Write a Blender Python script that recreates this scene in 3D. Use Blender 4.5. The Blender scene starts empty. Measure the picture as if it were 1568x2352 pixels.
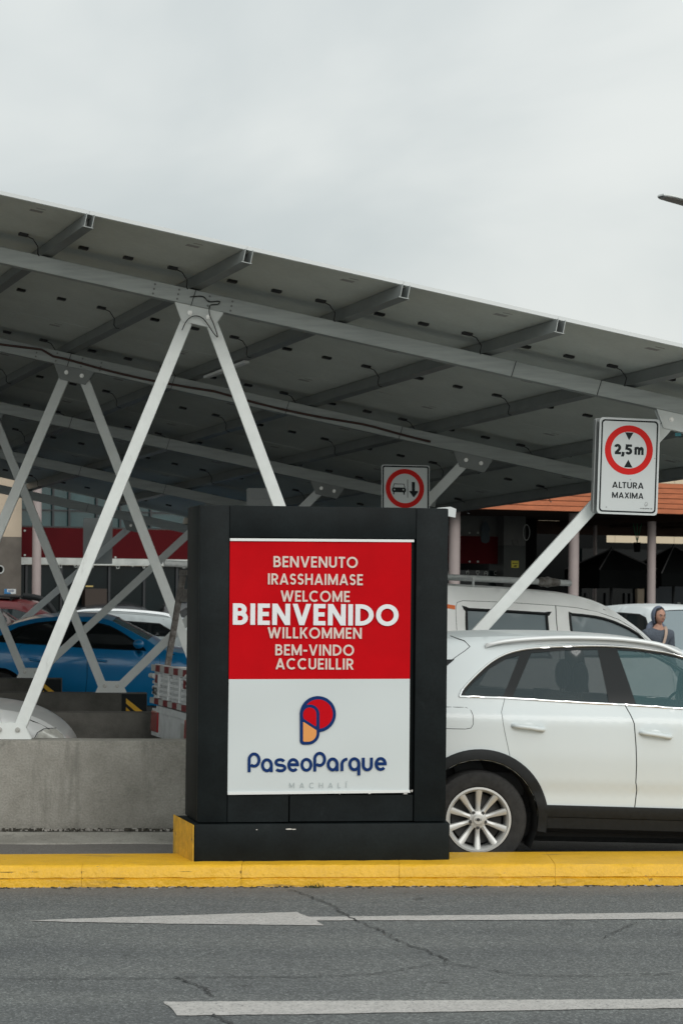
import bpy, bmesh, math, random
from mathutils import Vector, Matrix
from mathutils.geometry import delaunay_2d_cdt
random.seed(7)
sc = bpy.context.scene
# ------------------------------------------------------------------ camera
EYE = 1.98; FPX = 4900.0; CXP = 784.0; HZP = 1348.0; ROLL = 0.009
cd = bpy.data.cameras.new("camera"); cam = bpy.data.objects.new("camera", cd); sc.collection.objects.link(cam)
cd.sensor_fit = 'VERTICAL'; cd.sensor_height = 36; cd.sensor_width = 24
cd.lens = FPX / 2352 * 36; cd.shift_y = (HZP - 1176) / 2352
cd.clip_start = 0.5; cd.clip_end = 2000
cam.location = (0, 0, EYE); cam.rotation_euler = (math.pi / 2, -ROLL, 0)
sc.camera = cam
cd.dof.use_dof = True; cd.dof.focus_distance = 14.6; cd.dof.aperture_fstop = 7.1
# ------------------------------------------------------------------ sky
SUN_EL = math.radians(28); SUN_AZ = math.radians(158)      # compass style: from behind the camera, to the right
w = bpy.data.worlds.new("World"); sc.world = w; w.use_nodes = True
nt = w.node_tree; nt.nodes.clear()
def N(t, nt=nt, **k):
    n = nt.nodes.new(t)
    for a, b in k.items(): setattr(n, a, b)
    return n
out = N('ShaderNodeOutputWorld'); bgA = N('ShaderNodeBackground'); bgB = N('ShaderNodeBackground'); add = N('ShaderNodeAddShader')
sky = N('ShaderNodeTexSky', sky_type='NISHITA', sun_disc=False, sun_elevation=SUN_EL, sun_rotation=SUN_AZ)
sky.air_density = 1.0; sky.dust_density = 4.0
nt.links.new(sky.outputs[0], bgA.inputs[0]); bgA.inputs[1].default_value = 0.012
tc = N('ShaderNodeTexCoord'); sep = N('ShaderNodeSeparateXYZ'); nt.links.new(tc.outputs['Generated'], sep.inputs[0])
mp = N('ShaderNodeMapping'); mp.inputs['Scale'].default_value = (3.6, 3.6, 7.5); mp.inputs['Rotation'].default_value = (0.0, 0.30, 0.2); mp.inputs['Location'].default_value = (0.3, 0.0, 0.55)
nt.links.new(tc.outputs['Generated'], mp.inputs[0])
nz = N('ShaderNodeTexNoise'); nz.inputs['Scale'].default_value = 1.1; nz.inputs['Detail'].default_value = 5; nz.inputs['Roughness'].default_value = 0.45; nz.inputs['Distortion'].default_value = 0.4
nt.links.new(mp.outputs[0], nz.inputs[0])
rmp = N('ShaderNodeValToRGB'); rmp.color_ramp.interpolation = 'EASE'
rmp.color_ramp.elements[0].position = 0.30; rmp.color_ramp.elements[0].color = (0.515, 0.560, 0.560, 1)
rmp.color_ramp.elements[1].position = 0.72; rmp.color_ramp.elements[1].color = (0.745, 0.768, 0.742, 1)
nt.links.new(nz.outputs[0], rmp.inputs[0])
zr = N('ShaderNodeMapRange'); zr.inputs['From Min'].default_value = 0.0; zr.inputs['From Max'].default_value = 1.0; zr.inputs['To Min'].default_value = 0.98; zr.inputs['To Max'].default_value = 1.25
nt.links.new(sep.outputs[2], zr.inputs[0])
sdv = (math.sin(SUN_AZ) * math.cos(SUN_EL), math.cos(SUN_AZ) * math.cos(SUN_EL), math.sin(SUN_EL))
dt = N('ShaderNodeVectorMath', operation='DOT_PRODUCT'); dt.inputs[1].default_value = sdv; nt.links.new(tc.outputs['Generated'], dt.inputs[0])
gl_ = N('ShaderNodeMapRange', interpolation_type='SMOOTHSTEP'); gl_.inputs['From Min'].default_value = 0.25; gl_.inputs['From Max'].default_value = 1.0; gl_.inputs['To Max'].default_value = 0.7
nt.links.new(dt.outputs['Value'], gl_.inputs[0]); sm_ = N('ShaderNodeMath', operation='ADD'); nt.links.new(zr.outputs[0], sm_.inputs[0]); nt.links.new(gl_.outputs[0], sm_.inputs[1])
nt.links.new(rmp.outputs[0], bgB.inputs[0]); nt.links.new(sm_.outputs[0], bgB.inputs[1])
nt.links.new(bgA.outputs[0], add.inputs[0]); nt.links.new(bgB.outputs[0], add.inputs[1]); nt.links.new(add.outputs[0], out.inputs[0])
sl = bpy.data.lights.new("sun", 'SUN'); sun = bpy.data.objects.new("sun", sl); sc.collection.objects.link(sun)
sl.energy = 0.88; sl.angle = math.radians(22); sl.color = (1.0, 0.98, 0.955)
sd = Vector((math.sin(SUN_AZ) * math.cos(SUN_EL), math.cos(SUN_AZ) * math.cos(SUN_EL), math.sin(SUN_EL)))
sun.rotation_euler = sd.to_track_quat('Z', 'Y').to_euler()
sc.view_settings.view_transform = 'Standard'; sc.view_settings.look = 'None'; sc.view_settings.gamma = 1.0; sc.view_settings.exposure = 0.0
sc.cycles.use_denoising = True
sc.cycles.max_bounces = 8; sc.cycles.transparent_max_bounces = 12

# ------------------------------------------------------------------ helpers
CR, SR = math.cos(ROLL), math.sin(ROLL)
def ray(x, y):
    dx, dy = x - CXP, y - HZP
    return (dx * CR + dy * SR) / FPX, (dx * SR - dy * CR) / FPX
def at(x, y, Y):
    a, b = ray(x, y); return Vector((a * Y, Y, EYE + b * Y))

class MB:
    def __init__(s): s.v = []; s.f = []
    def add(s, vs, fs):
        o = len(s.v); s.v += [Vector(p) for p in vs]; s.f += [tuple(i + o for i in f) for f in fs]; return s
    def box(s, x0, x1, y0, y1, z0, z1):
        v = [(x, y, z) for x in (x0, x1) for y in (y0, y1) for z in (z0, z1)]
        return s.add(v, [(0, 1, 3, 2), (4, 6, 7, 5), (0, 4, 5, 1), (2, 3, 7, 6), (0, 2, 6, 4), (1, 5, 7, 3)])
    def bar(s, p, q, wd, ht, up=(0, 0, 1)):
        p, q = Vector(p), Vector(q); d = (q - p).normalized(); sd_ = d.cross(Vector(up)).normalized(); u = sd_.cross(d)
        a, b = sd_ * wd / 2, u * ht / 2
        v = [p - a - b, p + a - b, p + a + b, p - a + b, q - a - b, q + a - b, q + a + b, q - a + b]
        return s.add(v, [(0, 3, 2, 1), (4, 5, 6, 7), (0, 1, 5, 4), (1, 2, 6, 5), (2, 3, 7, 6), (3, 0, 4, 7)])
    def tube(s, pts, r, n=8, rs=None):
        pts = [Vector(p) for p in pts]; rings = []
        up = Vector((0, 0, 1)); prev = None
        for i, p in enumerate(pts):
            d = (pts[min(i + 1, len(pts) - 1)] - pts[max(i - 1, 0)]).normalized()
            if prev is None:
                a = d.cross(up)
                if a.length < 1e-3: a = d.cross(Vector((1, 0, 0)))
                a.normalize()
            else:
                a = prev - d * prev.dot(d)
                if a.length < 1e-4: a = d.cross(up)
                a.normalize()
            prev = a; b = d.cross(a); rr = rs[i] if rs else r
            rings.append([p + (a * math.cos(t) + b * math.sin(t)) * rr for t in [2 * math.pi * k / n for k in range(n)]])
        o = len(s.v); s.v += [x for r_ in rings for x in r_]
        for i in range(len(rings) - 1):
            for k in range(n):
                k2 = (k + 1) % n
                s.f.append((o + i * n + k, o + i * n + k2, o + (i + 1) * n + k2, o + (i + 1) * n + k))
        s.f.append(tuple(o + k for k in range(n))[::-1]); s.f.append(tuple(o + (len(rings) - 1) * n + k for k in range(n)))
        return s
    def cyl(s, p, q, r, n=16, r2=None): return s.tube([p, q], r, n, [r, r if r2 is None else r2])
    def poly(s, pts, ex):
        pts = [Vector(p) for p in pts]; ex = Vector(ex); n = len(pts); o = len(s.v)
        s.v += pts + [p + ex for p in pts]
        s.f.append(tuple(range(o, o + n))[::-1]); s.f.append(tuple(range(o + n, o + 2 * n)))
        for i in range(n): s.f.append((o + i, o + (i + 1) % n, o + n + (i + 1) % n, o + n + i))
        return s
    def grid(s, rows):
        n = len(rows[0]); o = len(s.v)
        for r in rows: s.v += [Vector(p) for p in r]
        for i in range(len(rows) - 1):
            for k in range(n - 1): s.f.append((o + i * n + k, o + i * n + k + 1, o + (i + 1) * n + k + 1, o + (i + 1) * n + k))
        return s
    def lathe(s, prof, c, ax, n=48, closed=False):
        c, ax = Vector(c), Vector(ax).normalized()
        a = ax.cross(Vector((0, 0, 1)));
        if a.length < 1e-3: a = ax.cross(Vector((1, 0, 0)))
        a.normalize(); b = ax.cross(a); o = len(s.v); m = len(prof)
        for k in range(n):
            t = 2 * math.pi * k / n; dr = a * math.cos(t) + b * math.sin(t)
            for r, h in prof: s.v.append(c + dr * r + ax * h)
        for k in range(n):
            k2 = (k + 1) % n
            for i in range(m if closed else m - 1):
                j = (i + 1) % m
                s.f.append((o + k * m + i, o + k2 * m + i, o + k2 * m + j, o + k * m + j))
        return s
    def ball(s, c, rx, ry, rz, n=12, m=8):
        c = Vector(c); rows = []
        for i in range(m + 1):
            ph = math.pi * i / m
            rows.append([c + Vector((rx * math.sin(ph) * math.cos(2 * math.pi * k / n), ry * math.sin(ph) * math.sin(2 * math.pi * k / n), rz * math.cos(ph))) for k in range(n + 1)])
        return s.grid(rows)
    def xf(s, M): s.v = [M @ p for p in s.v]; return s

def link(o): sc.collection.objects.link(o)
def obj(name, mb, m, parent=None, smooth=None, bevel=0, seg=2, local=False, weld=True):
    """one mesh object; vertices are in world space unless local (parent space)"""
    org = Vector((0, 0, 0))
    if parent is not None and not local:
        p = parent
        while p is not None: org += p.location; p = p.parent
    me = bpy.data.meshes.new(name)
    bm = bmesh.new(); vs = [bm.verts.new(p - org) for p in mb.v]
    for f in mb.f:
        try: bm.faces.new([vs[i] for i in f])
        except ValueError: pass
    if weld: bmesh.ops.remove_doubles(bm, verts=bm.verts, dist=1e-5)
    bmesh.ops.recalc_face_normals(bm, faces=bm.faces)
    if bevel:
        es = [e for e in bm.edges if len(e.link_faces) == 2 and e.calc_face_angle(0) > 0.5]
        bmesh.ops.bevel(bm, geom=es, offset=bevel, segments=seg, affect='EDGES', profile=0.5, clamp_overlap=True)
    bm.to_mesh(me); bm.free()
    if smooth:
        for p in me.polygons: p.use_smooth = True
        me.set_sharp_from_angle(angle=math.radians(smooth))
    o = bpy.data.objects.new(name, me); link(o)
    if m: me.materials.append(m)
    if parent is not None: o.parent = parent
    return o
def thing(name, label, cat, loc=(0, 0, 0), rz=0, group=None):
    o = bpy.data.objects.new(name, None); link(o); o.location = loc; o.rotation_euler = (0, 0, rz)
    o['label'] = label; o['category'] = cat
    if group: o['group'] = group
    return o
def tag(o, label, cat, group=None):
    o['label'] = label; o['category'] = cat
    if group: o['group'] = group
    return o
def struct(name, mb, m, **k):
    o = obj(name, mb, m, **k); o['kind'] = 'structure'; return o

def mat(name, col, rough=0.6, metal=0.0, var=0.0, scale=6.0, bump=0.0, bscale=60.0, coat=0.0, spec=0.5, col2=None, stretch=None, lo=.35, hi=.65, grain=0.0, gscale=220, wear=None):
    m = bpy.data.materials.new(name); m.use_nodes = True; t = m.node_tree; b = t.nodes['Principled BSDF']
    b.inputs['Base Color'].default_value = (*col, 1); b.inputs['Roughness'].default_value = rough; b.inputs['Metallic'].default_value = metal
    b.inputs['Coat Weight'].default_value = coat; b.inputs['Coat Roughness'].default_value = 0.06; b.inputs['Specular IOR Level'].default_value = spec
    if var or bump or col2: c = N('ShaderNodeTexCoord', t)
    if var or col2:
        mp = N('ShaderNodeMapping', t); t.links.new(c.outputs['Object'], mp.inputs[0])
        if stretch: mp.inputs['Scale'].default_value = stretch
        n = N('ShaderNodeTexNoise', t); n.inputs['Scale'].default_value = scale; n.inputs['Detail'].default_value = 7; n.inputs['Roughness'].default_value = 0.6
        t.links.new(mp.outputs[0], n.inputs[0])
        r = N('ShaderNodeValToRGB', t); r.color_ramp.elements[0].position = lo; r.color_ramp.elements[1].position = hi
        a = col2 if col2 else tuple(x * (1 - var) for x in col); bb = col if col2 else tuple(min(1, x * (1 + var)) for x in col)
        r.color_ramp.elements[0].color = (*a, 1); r.color_ramp.elements[1].color = (*bb, 1)
        t.links.new(n.outputs[0], r.inputs[0]); last = r.outputs[0]
        if grain:
            g = N('ShaderNodeTexNoise', t); g.inputs['Scale'].default_value = gscale; g.inputs['Detail'].default_value = 3; t.links.new(c.outputs['Object'], g.inputs[0])
            gr = N('ShaderNodeValToRGB', t); gr.color_ramp.elements[0].position = .32; gr.color_ramp.elements[1].position = .68
            gr.color_ramp.elements[0].color = (1 - grain, 1 - grain, 1 - grain, 1); gr.color_ramp.elements[1].color = (1 + grain, 1 + grain, 1 + grain, 1); t.links.new(g.outputs[0], gr.inputs[0])
            mm = N('ShaderNodeMix', t, data_type='RGBA', blend_type='MULTIPLY'); mm.inputs[0].default_value = 1; t.links.new(last, mm.inputs[6]); t.links.new(gr.outputs[0], mm.inputs[7]); last = mm.outputs[2]
        for wc, ws, wst, wlo, whi in (wear or []):
            mp2 = N('ShaderNodeMapping', t); mp2.inputs['Scale'].default_value = wst; t.links.new(c.outputs['Object'], mp2.inputs[0])
            g = N('ShaderNodeTexNoise', t); g.inputs['Scale'].default_value = ws; g.inputs['Detail'].default_value = 9; g.inputs['Roughness'].default_value = .68; t.links.new(mp2.outputs[0], g.inputs[0])
            k = N('ShaderNodeMapRange', t); k.inputs['From Min'].default_value = wlo; k.inputs['From Max'].default_value = whi; t.links.new(g.outputs[0], k.inputs[0])
            mm = N('ShaderNodeMix', t, data_type='RGBA'); t.links.new(k.outputs[0], mm.inputs[0]); t.links.new(last, mm.inputs[6]); mm.inputs[7].default_value = (*wc, 1); last = mm.outputs[2]
        t.links.new(last, b.inputs['Base Color'])
    if bump:
        n2 = N('ShaderNodeTexNoise', t); n2.inputs['Scale'].default_value = bscale; n2.inputs['Detail'].default_value = 6
        t.links.new(c.outputs['Object'], n2.inputs[0])
        bp = N('ShaderNodeBump', t); bp.inputs['Strength'].default_value = bump; bp.inputs['Distance'].default_value = 0.02
        t.links.new(n2.outputs[0], bp.inputs['Height']); t.links.new(bp.outputs[0], b.inputs['Normal'])
    return m
def glass(name, base, alpha, rough=.08):
    m = bpy.data.materials.new(name); m.use_nodes = True; b = m.node_tree.nodes['Principled BSDF']
    b.inputs['Base Color'].default_value = (*base, 1); b.inputs['Roughness'].default_value = rough; b.inputs['Alpha'].default_value = alpha; b.inputs['Specular IOR Level'].default_value = .4
    return m

# ------------------------------------------------------------------ materials
def asphalt(name, base, light, kerb_dust=False):
    m = bpy.data.materials.new(name); m.use_nodes = True; t = m.node_tree; b = t.nodes['Principled BSDF']; b.inputs['Roughness'].default_value = 0.92; b.inputs['Specular IOR Level'].default_value = .25
    c = N('ShaderNodeTexCoord', t); L = t.links.new
    v = N('ShaderNodeTexVoronoi', t); v.inputs['Scale'].default_value = 105; L(c.outputs['Object'], v.inputs[0])
    n = N('ShaderNodeTexNoise', t); n.inputs['Scale'].default_value = 190; n.inputs['Detail'].default_value = 4; L(c.outputs['Object'], n.inputs[0])
    sp = N('ShaderNodeSeparateColor', t); L(v.outputs['Color'], sp.inputs[0])
    r = N('ShaderNodeValToRGB', t); e = r.color_ramp.elements
    e[0].position = 0.12; e[0].color = (*[x * .55 for x in base], 1); e[1].position = .95; e[1].color = (*light, 1)
    k = e.new(.45); k.color = (*[x * .9 for x in base], 1); k = e.new(.72); k.color = (*[x * 1.25 for x in base], 1)
    mx = N('ShaderNodeMath', t, operation='MULTIPLY_ADD'); L(sp.outputs[0], mx.inputs[0]); mx.inputs[1].default_value = .6
    m2 = N('ShaderNodeMath', t, operation='MULTIPLY'); L(n.outputs[0], m2.inputs[0]); m2.inputs[1].default_value = .42; L(m2.outputs[0], mx.inputs[2]); L(mx.outputs[0], r.inputs[0])
    last = r.outputs[0]
    def layer(scale, st, lo, hi, c0, c1):
        nonlocal last
        mp = N('ShaderNodeMapping', t); mp.inputs['Scale'].default_value = st; L(c.outputs['Object'], mp.inputs[0])
        g = N('ShaderNodeTexNoise', t); g.inputs['Scale'].default_value = scale; g.inputs['Detail'].default_value = 7; L(mp.outputs[0], g.inputs[0])
        rr = N('ShaderNodeValToRGB', t); rr.color_ramp.elements[0].position = lo; rr.color_ramp.elements[1].position = hi; rr.color_ramp.elements[0].color = (*c0, 1); rr.color_ramp.elements[1].color = (*c1, 1); L(g.outputs[0], rr.inputs[0])
        mm = N('ShaderNodeMix', t, data_type='RGBA', blend_type='MULTIPLY'); mm.inputs[0].default_value = 1; L(last, mm.inputs[6]); L(rr.outputs[0], mm.inputs[7]); last = mm.outputs[2]
    layer(.8, (1, 1, 1), .35, .65, (.93, .93, .94), (1.05, 1.05, 1.04)); layer(1.0, (.10, 1.7, 1), .36, .62, (.86, .865, .875), (1.08, 1.075, 1.06)); layer(3.2, (1, 1, 1), .26, .36, (.62, .62, .62), (1, 1, 1))
    if kerb_dust:                                   # grit collecting along the kerb
        s = N('ShaderNodeSeparateXYZ', t); L(c.outputs['Object'], s.inputs[0]); a = N('ShaderNodeMath', t, operation='MULTIPLY_ADD'); L(s.outputs[0], a.inputs[0]); a.inputs[1].default_value = -.0865; L(s.outputs[1], a.inputs[2])
        g = N('ShaderNodeTexNoise', t); g.inputs['Scale'].default_value = 5; g.inputs['Detail'].default_value = 8; L(c.outputs['Object'], g.inputs[0])
        q = N('ShaderNodeMath', t, operation='MULTIPLY_ADD'); L(g.outputs[0], q.inputs[0]); q.inputs[1].default_value = .55; L(a.outputs[0], q.inputs[2])
        k = N('ShaderNodeMapRange', t); k.inputs['From Min'].default_value = 13.75; k.inputs['From Max'].default_value = 14.42; k.inputs['To Max'].default_value = .55; L(q.outputs[0], k.inputs[0])
        mm = N('ShaderNodeMix', t, data_type='RGBA'); L(k.outputs[0], mm.inputs[0]); L(last, mm.inputs[6]); mm.inputs[7].default_value = (.20, .175, .155, 1); last = mm.outputs[2]
    L(last, b.inputs['Base Color'])
    bp = N('ShaderNodeBump', t); bp.inputs['Strength'].default_value = .7; bp.inputs['Distance'].default_value = .005; L(sp.outputs[0], bp.inputs['Height']); L(bp.outputs[0], b.inputs['Normal'])
    return m
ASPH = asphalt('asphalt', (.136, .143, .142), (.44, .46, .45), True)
ASPH2 = asphalt('low_bounce_asphalt', (.024, .027, .027), (.075, .078, .076))  # lot colour darkened so less light bounces up under the canopy
YELLOW = mat('yellow_paint', (.71, .395, .016), .5, var=.07, scale=7, bump=.5, bscale=30, lo=.3, hi=.7, grain=.06, gscale=90, wear=[((.30, .17, .03), 7, (1, 1, 1), .66, .72), ((.42, .25, .05), 2.2, (.5, 2, 3), .60, .74), ((.16, .14, .11), 26, (1, 1, 1), .67, .71), ((.13, .09, .04), 3, (.35, 1, 7), .63, .76)])
YELLOW_D = mat('yellow_worn', (.60, .34, .02), .6, var=.2, scale=12, bump=.4, bscale=30, wear=[((.10, .08, .05), 9, (1, 1, 1), .62, .68)])
GROOVE = mat('kerb_joint', (.26, .155, .02), .9)
WHITE_LINE = mat('road_paint', (.45, .435, .415), .85, var=.08, scale=12, bump=.3, bscale=120, grain=.16, gscale=95, wear=[((.15, .15, .15), 55, (1, 1, 1), .545, .65), ((.17, .17, .17), 6, (1, 1, 1), .62, .78)])
DIRT = mat('dark_dirt', (.05, .045, .035), .95, var=.5, scale=40)
PALEGRIT = mat('pale_grit', (.34, .32, .29), .95, var=.3, scale=40)
WEED = mat('dry_weed', (.06, .065, .025), .9, var=.4, scale=30)
CRACK = mat('crack', (.042, .043, .043), .95)
CONC = mat('concrete', (.335, .32, .285), .9, col2=(.20, .19, .165), scale=2.1, bump=.4, bscale=70, lo=.3, hi=.68, grain=.12, gscale=70, wear=[((.13, .125, .11), 2.2, (2.6, 1, .35), .54, .76), ((.16, .155, .135), 5.5, (1, 1, 1), .60, .72), ((.12, .115, .10), 38, (1, 1, 1), .66, .72), ((.42, .40, .36), 30, (1, 1, 1), .68, .74)])
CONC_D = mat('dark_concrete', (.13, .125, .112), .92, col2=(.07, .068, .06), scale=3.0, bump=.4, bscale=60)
BLACKP = mat('black_masonry_paint', (.0060, .0088, .0095), .6, var=.30, scale=3, bump=.14, bscale=9, spec=.16, grain=.15, gscale=60, wear=[((.020, .024, .025), 5, (1, 1, .6), .62, .82), ((.09, .09, .085), 60, (1, 1, 1), .735, .76)])
CHIP = mat('chipped_plaster', (.55, .53, .5), .9)
VRED = mat('red_vinyl', (.50, .002, .006), .6, spec=.07, bump=.05, bscale=4, var=.06, scale=3)
VWHITE = mat('white_vinyl', (.59, .63, .63), .45, spec=.22, bump=.04, bscale=4)
TXT_BEIGE = mat('beige_lettering', (.66, .55, .49), .5)
TXT_WHITE = mat('white_lettering', (.74, .75, .76), .45)
NAVY = mat('navy_print', (.008, .032, .13), .6, spec=.07)
LRED = mat('logo_red', (.52, .003, .009), .6, spec=.07)
LORANGE = mat('logo_orange', (.72, .29, .07), .45)
TXT_GREY = mat('grey_lettering', (.36, .41, .42), .5)
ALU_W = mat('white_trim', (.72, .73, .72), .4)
STEEL = mat('galvanised_paint', (.70, .73, .715), .5, var=.04, scale=9, wear=[((.42, .43, .41), 6, (1, 1, .4), .62, .80)])
STEEL_D = mat('beam_aluminium', (.32, .345, .335), .45, var=.10, scale=3, metal=.2, stretch=(1, 1, 10))
PURLIN = mat('purlin_aluminium', (.20, .215, .21), .45, var=.1, scale=3, metal=.3)
BACKSHEET = mat('backsheet', (.57, .605, .57), .7, spec=.1, var=.07, scale=1.6, grain=.03, gscale=30)
PVFRAME = mat('panel_frame', (.50, .52, .52), .5, metal=.2)
PVGLASS = mat('panel_glass', (.01, .015, .03), .12, spec=.6)
JBOX = mat('junction_plastic', (.012, .012, .012), .5)
STICK = mat('label_sticker', (.30, .30, .29), .6, var=.2, scale=90)
CABLE = mat('black_cable', (.012, .012, .013), .5)
HOSE = mat('brown_conduit', (.06, .028, .022), .5)
TEALS = mat('teal_sticker', (.01, .16, .19), .5)
BOLTD = mat('grey_bolt', (.16, .165, .16), .5, metal=.4)
BOLT = mat('zinc_bolt', (.5, .5, .48), .35, metal=.9)
SIGNW = mat('sign_white', (.58, .61, .61), .5, spec=.3)
SIGNR = mat('sign_red', (.60, .012, .010), .6, spec=.2)
SIGNK = mat('sign_black', (.010, .014, .016), .6, spec=.2)
SIGNB = mat('sign_back_grey', (.34, .36, .36), .45, metal=.3)
CARW = mat('white_car_paint', (.61, .655, .66), .42, coat=.22, var=.012, scale=2)
TRUCKW = mat('white_truck_paint', (.86, .875, .86), .4, coat=.3, var=.03, scale=4, wear=[((.50, .48, .44), 3, (1, 1, .6), .60, .85)])
TRUCKG = mat('dusty_bed_paint', (.56, .58, .58), .55, var=.12, scale=8)
CARBLUE = mat('blue_car_paint', (.005, .23, .54), .3, coat=.8)
CARSILVER = mat('silver_car_paint', (.66, .67, .66), .4, coat=.5, metal=.15)
CARRED = mat('red_car_paint', (.13, .004, .008), .4, coat=.2)
CARBLACK = mat('black_car_paint', (.012, .013, .016), .22, coat=1.0)
TRIMK = mat('black_trim', (.010, .012, .0135), .55, spec=.3, var=.2, scale=30)
GLOSSK = mat('gloss_black_pillar', (.011, .013, .014), .4, spec=.2)
CHROME = mat('chrome_strip', (.86, .86, .86), .16, metal=1.0)
TYRE = mat('tyre_rubber', (.02, .02, .02), .85, var=.3, scale=25)
RIM = mat('alloy_rim', (.52, .525, .515), .42, metal=.35)
RIMD = mat('brake_dark', (.05, .05, .05), .6, metal=.4)
CABIN = mat('cabin_dark', (.02, .021, .022), .9)
SEAT = mat('seat_fabric', (.05, .053, .057), .85)
SEAM = mat('door_gap', (.01, .01, .01), .9)
GLASS_T = glass('tinted_window', (.026, .042, .047), .76)
GLASS_C = glass('clear_window', (.050, .115, .125), .60)
GLASS_D = glass('dark_window', (.010, .013, .014), .82)
GLASS_F = glass('foggy_window', (.27, .33, .355), .74, .12)
LAMPRED = mat('tail_lamp_red', (.28, .012, .015), .2, coat=.6)
LAMPCLR = mat('headlamp_lens', (.60, .60, .55), .12, coat=.8, var=.25, scale=9, metal=.25)
REFL_R = mat('reflective_red', (.15, .006, .010), .5)
REFL_W = mat('reflective_silver', (.38, .39, .37), .45)
ORANGE_S = mat('orange_stripe', (.80, .16, .02), .45)
PIPE = mat('galvanised_pipe', (.42, .44, .435), .6, var=.12, scale=30)
RUST = mat('rusty_post', (.07, .06, .05), .85, col2=(.20, .19, .18), scale=24, bump=.4, bscale=60)
# ------------------------------------------------------------------ lettering: every glyph is drawn with real strokes
def arc(cx, cy, rx, ry, a0, a1, n=20):
    return [(cx + rx * math.cos(math.radians(a0 + (a1 - a0) * i / n)), cy + ry * math.sin(math.radians(a0 + (a1 - a0) * i / n))) for i in range(n + 1)]
def ribbon(pl, t):
    out = []; n = len(pl)
    closed = (abs(pl[0][0] - pl[-1][0]) + abs(pl[0][1] - pl[-1][1])) < 1e-6
    for i, (x, y) in enumerate(pl):
        if closed: p, q = pl[i - 1 if i else n - 2], pl[i + 1 if i < n - 1 else 1]
        else: p, q = pl[max(i - 1, 0)], pl[min(i + 1, n - 1)]
        def un(a, b):
            d = (b[0] - a[0], b[1] - a[1]); l = math.hypot(*d); return (d[0] / l, d[1] / l) if l > 1e-9 else None
        d0, d1 = un(p, (x, y)), un((x, y), q)
        d0 = d0 or d1; d1 = d1 or d0
        nx, ny = -(d0[1] + d1[1]), d0[0] + d1[0]; l = math.hypot(nx, ny) or 1; nx /= l; ny /= l
        c = max(.45, nx * -d0[1] + ny * d0[0]); k = t / 2 / c
        out.append(((x + nx * k, y + ny * k), (x - nx * k, y - ny * k)))
    return out
def clip_y(poly, y0, y1):
    for lim, sg in ((y0, 1), (y1, -1)):
        res = []
        for i in range(len(poly)):
            a, b = poly[i], poly[(i + 1) % len(poly)]; ia, ib = (a[1] - lim) * sg >= -1e-9, (b[1] - lim) * sg >= -1e-9
            if ia: res.append(a)
            if ia != ib:
                k = (lim - a[1]) / (b[1] - a[1]); res.append((a[0] + (b[0] - a[0]) * k, lim))
        poly = res
        if not poly: break
    return poly
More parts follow.
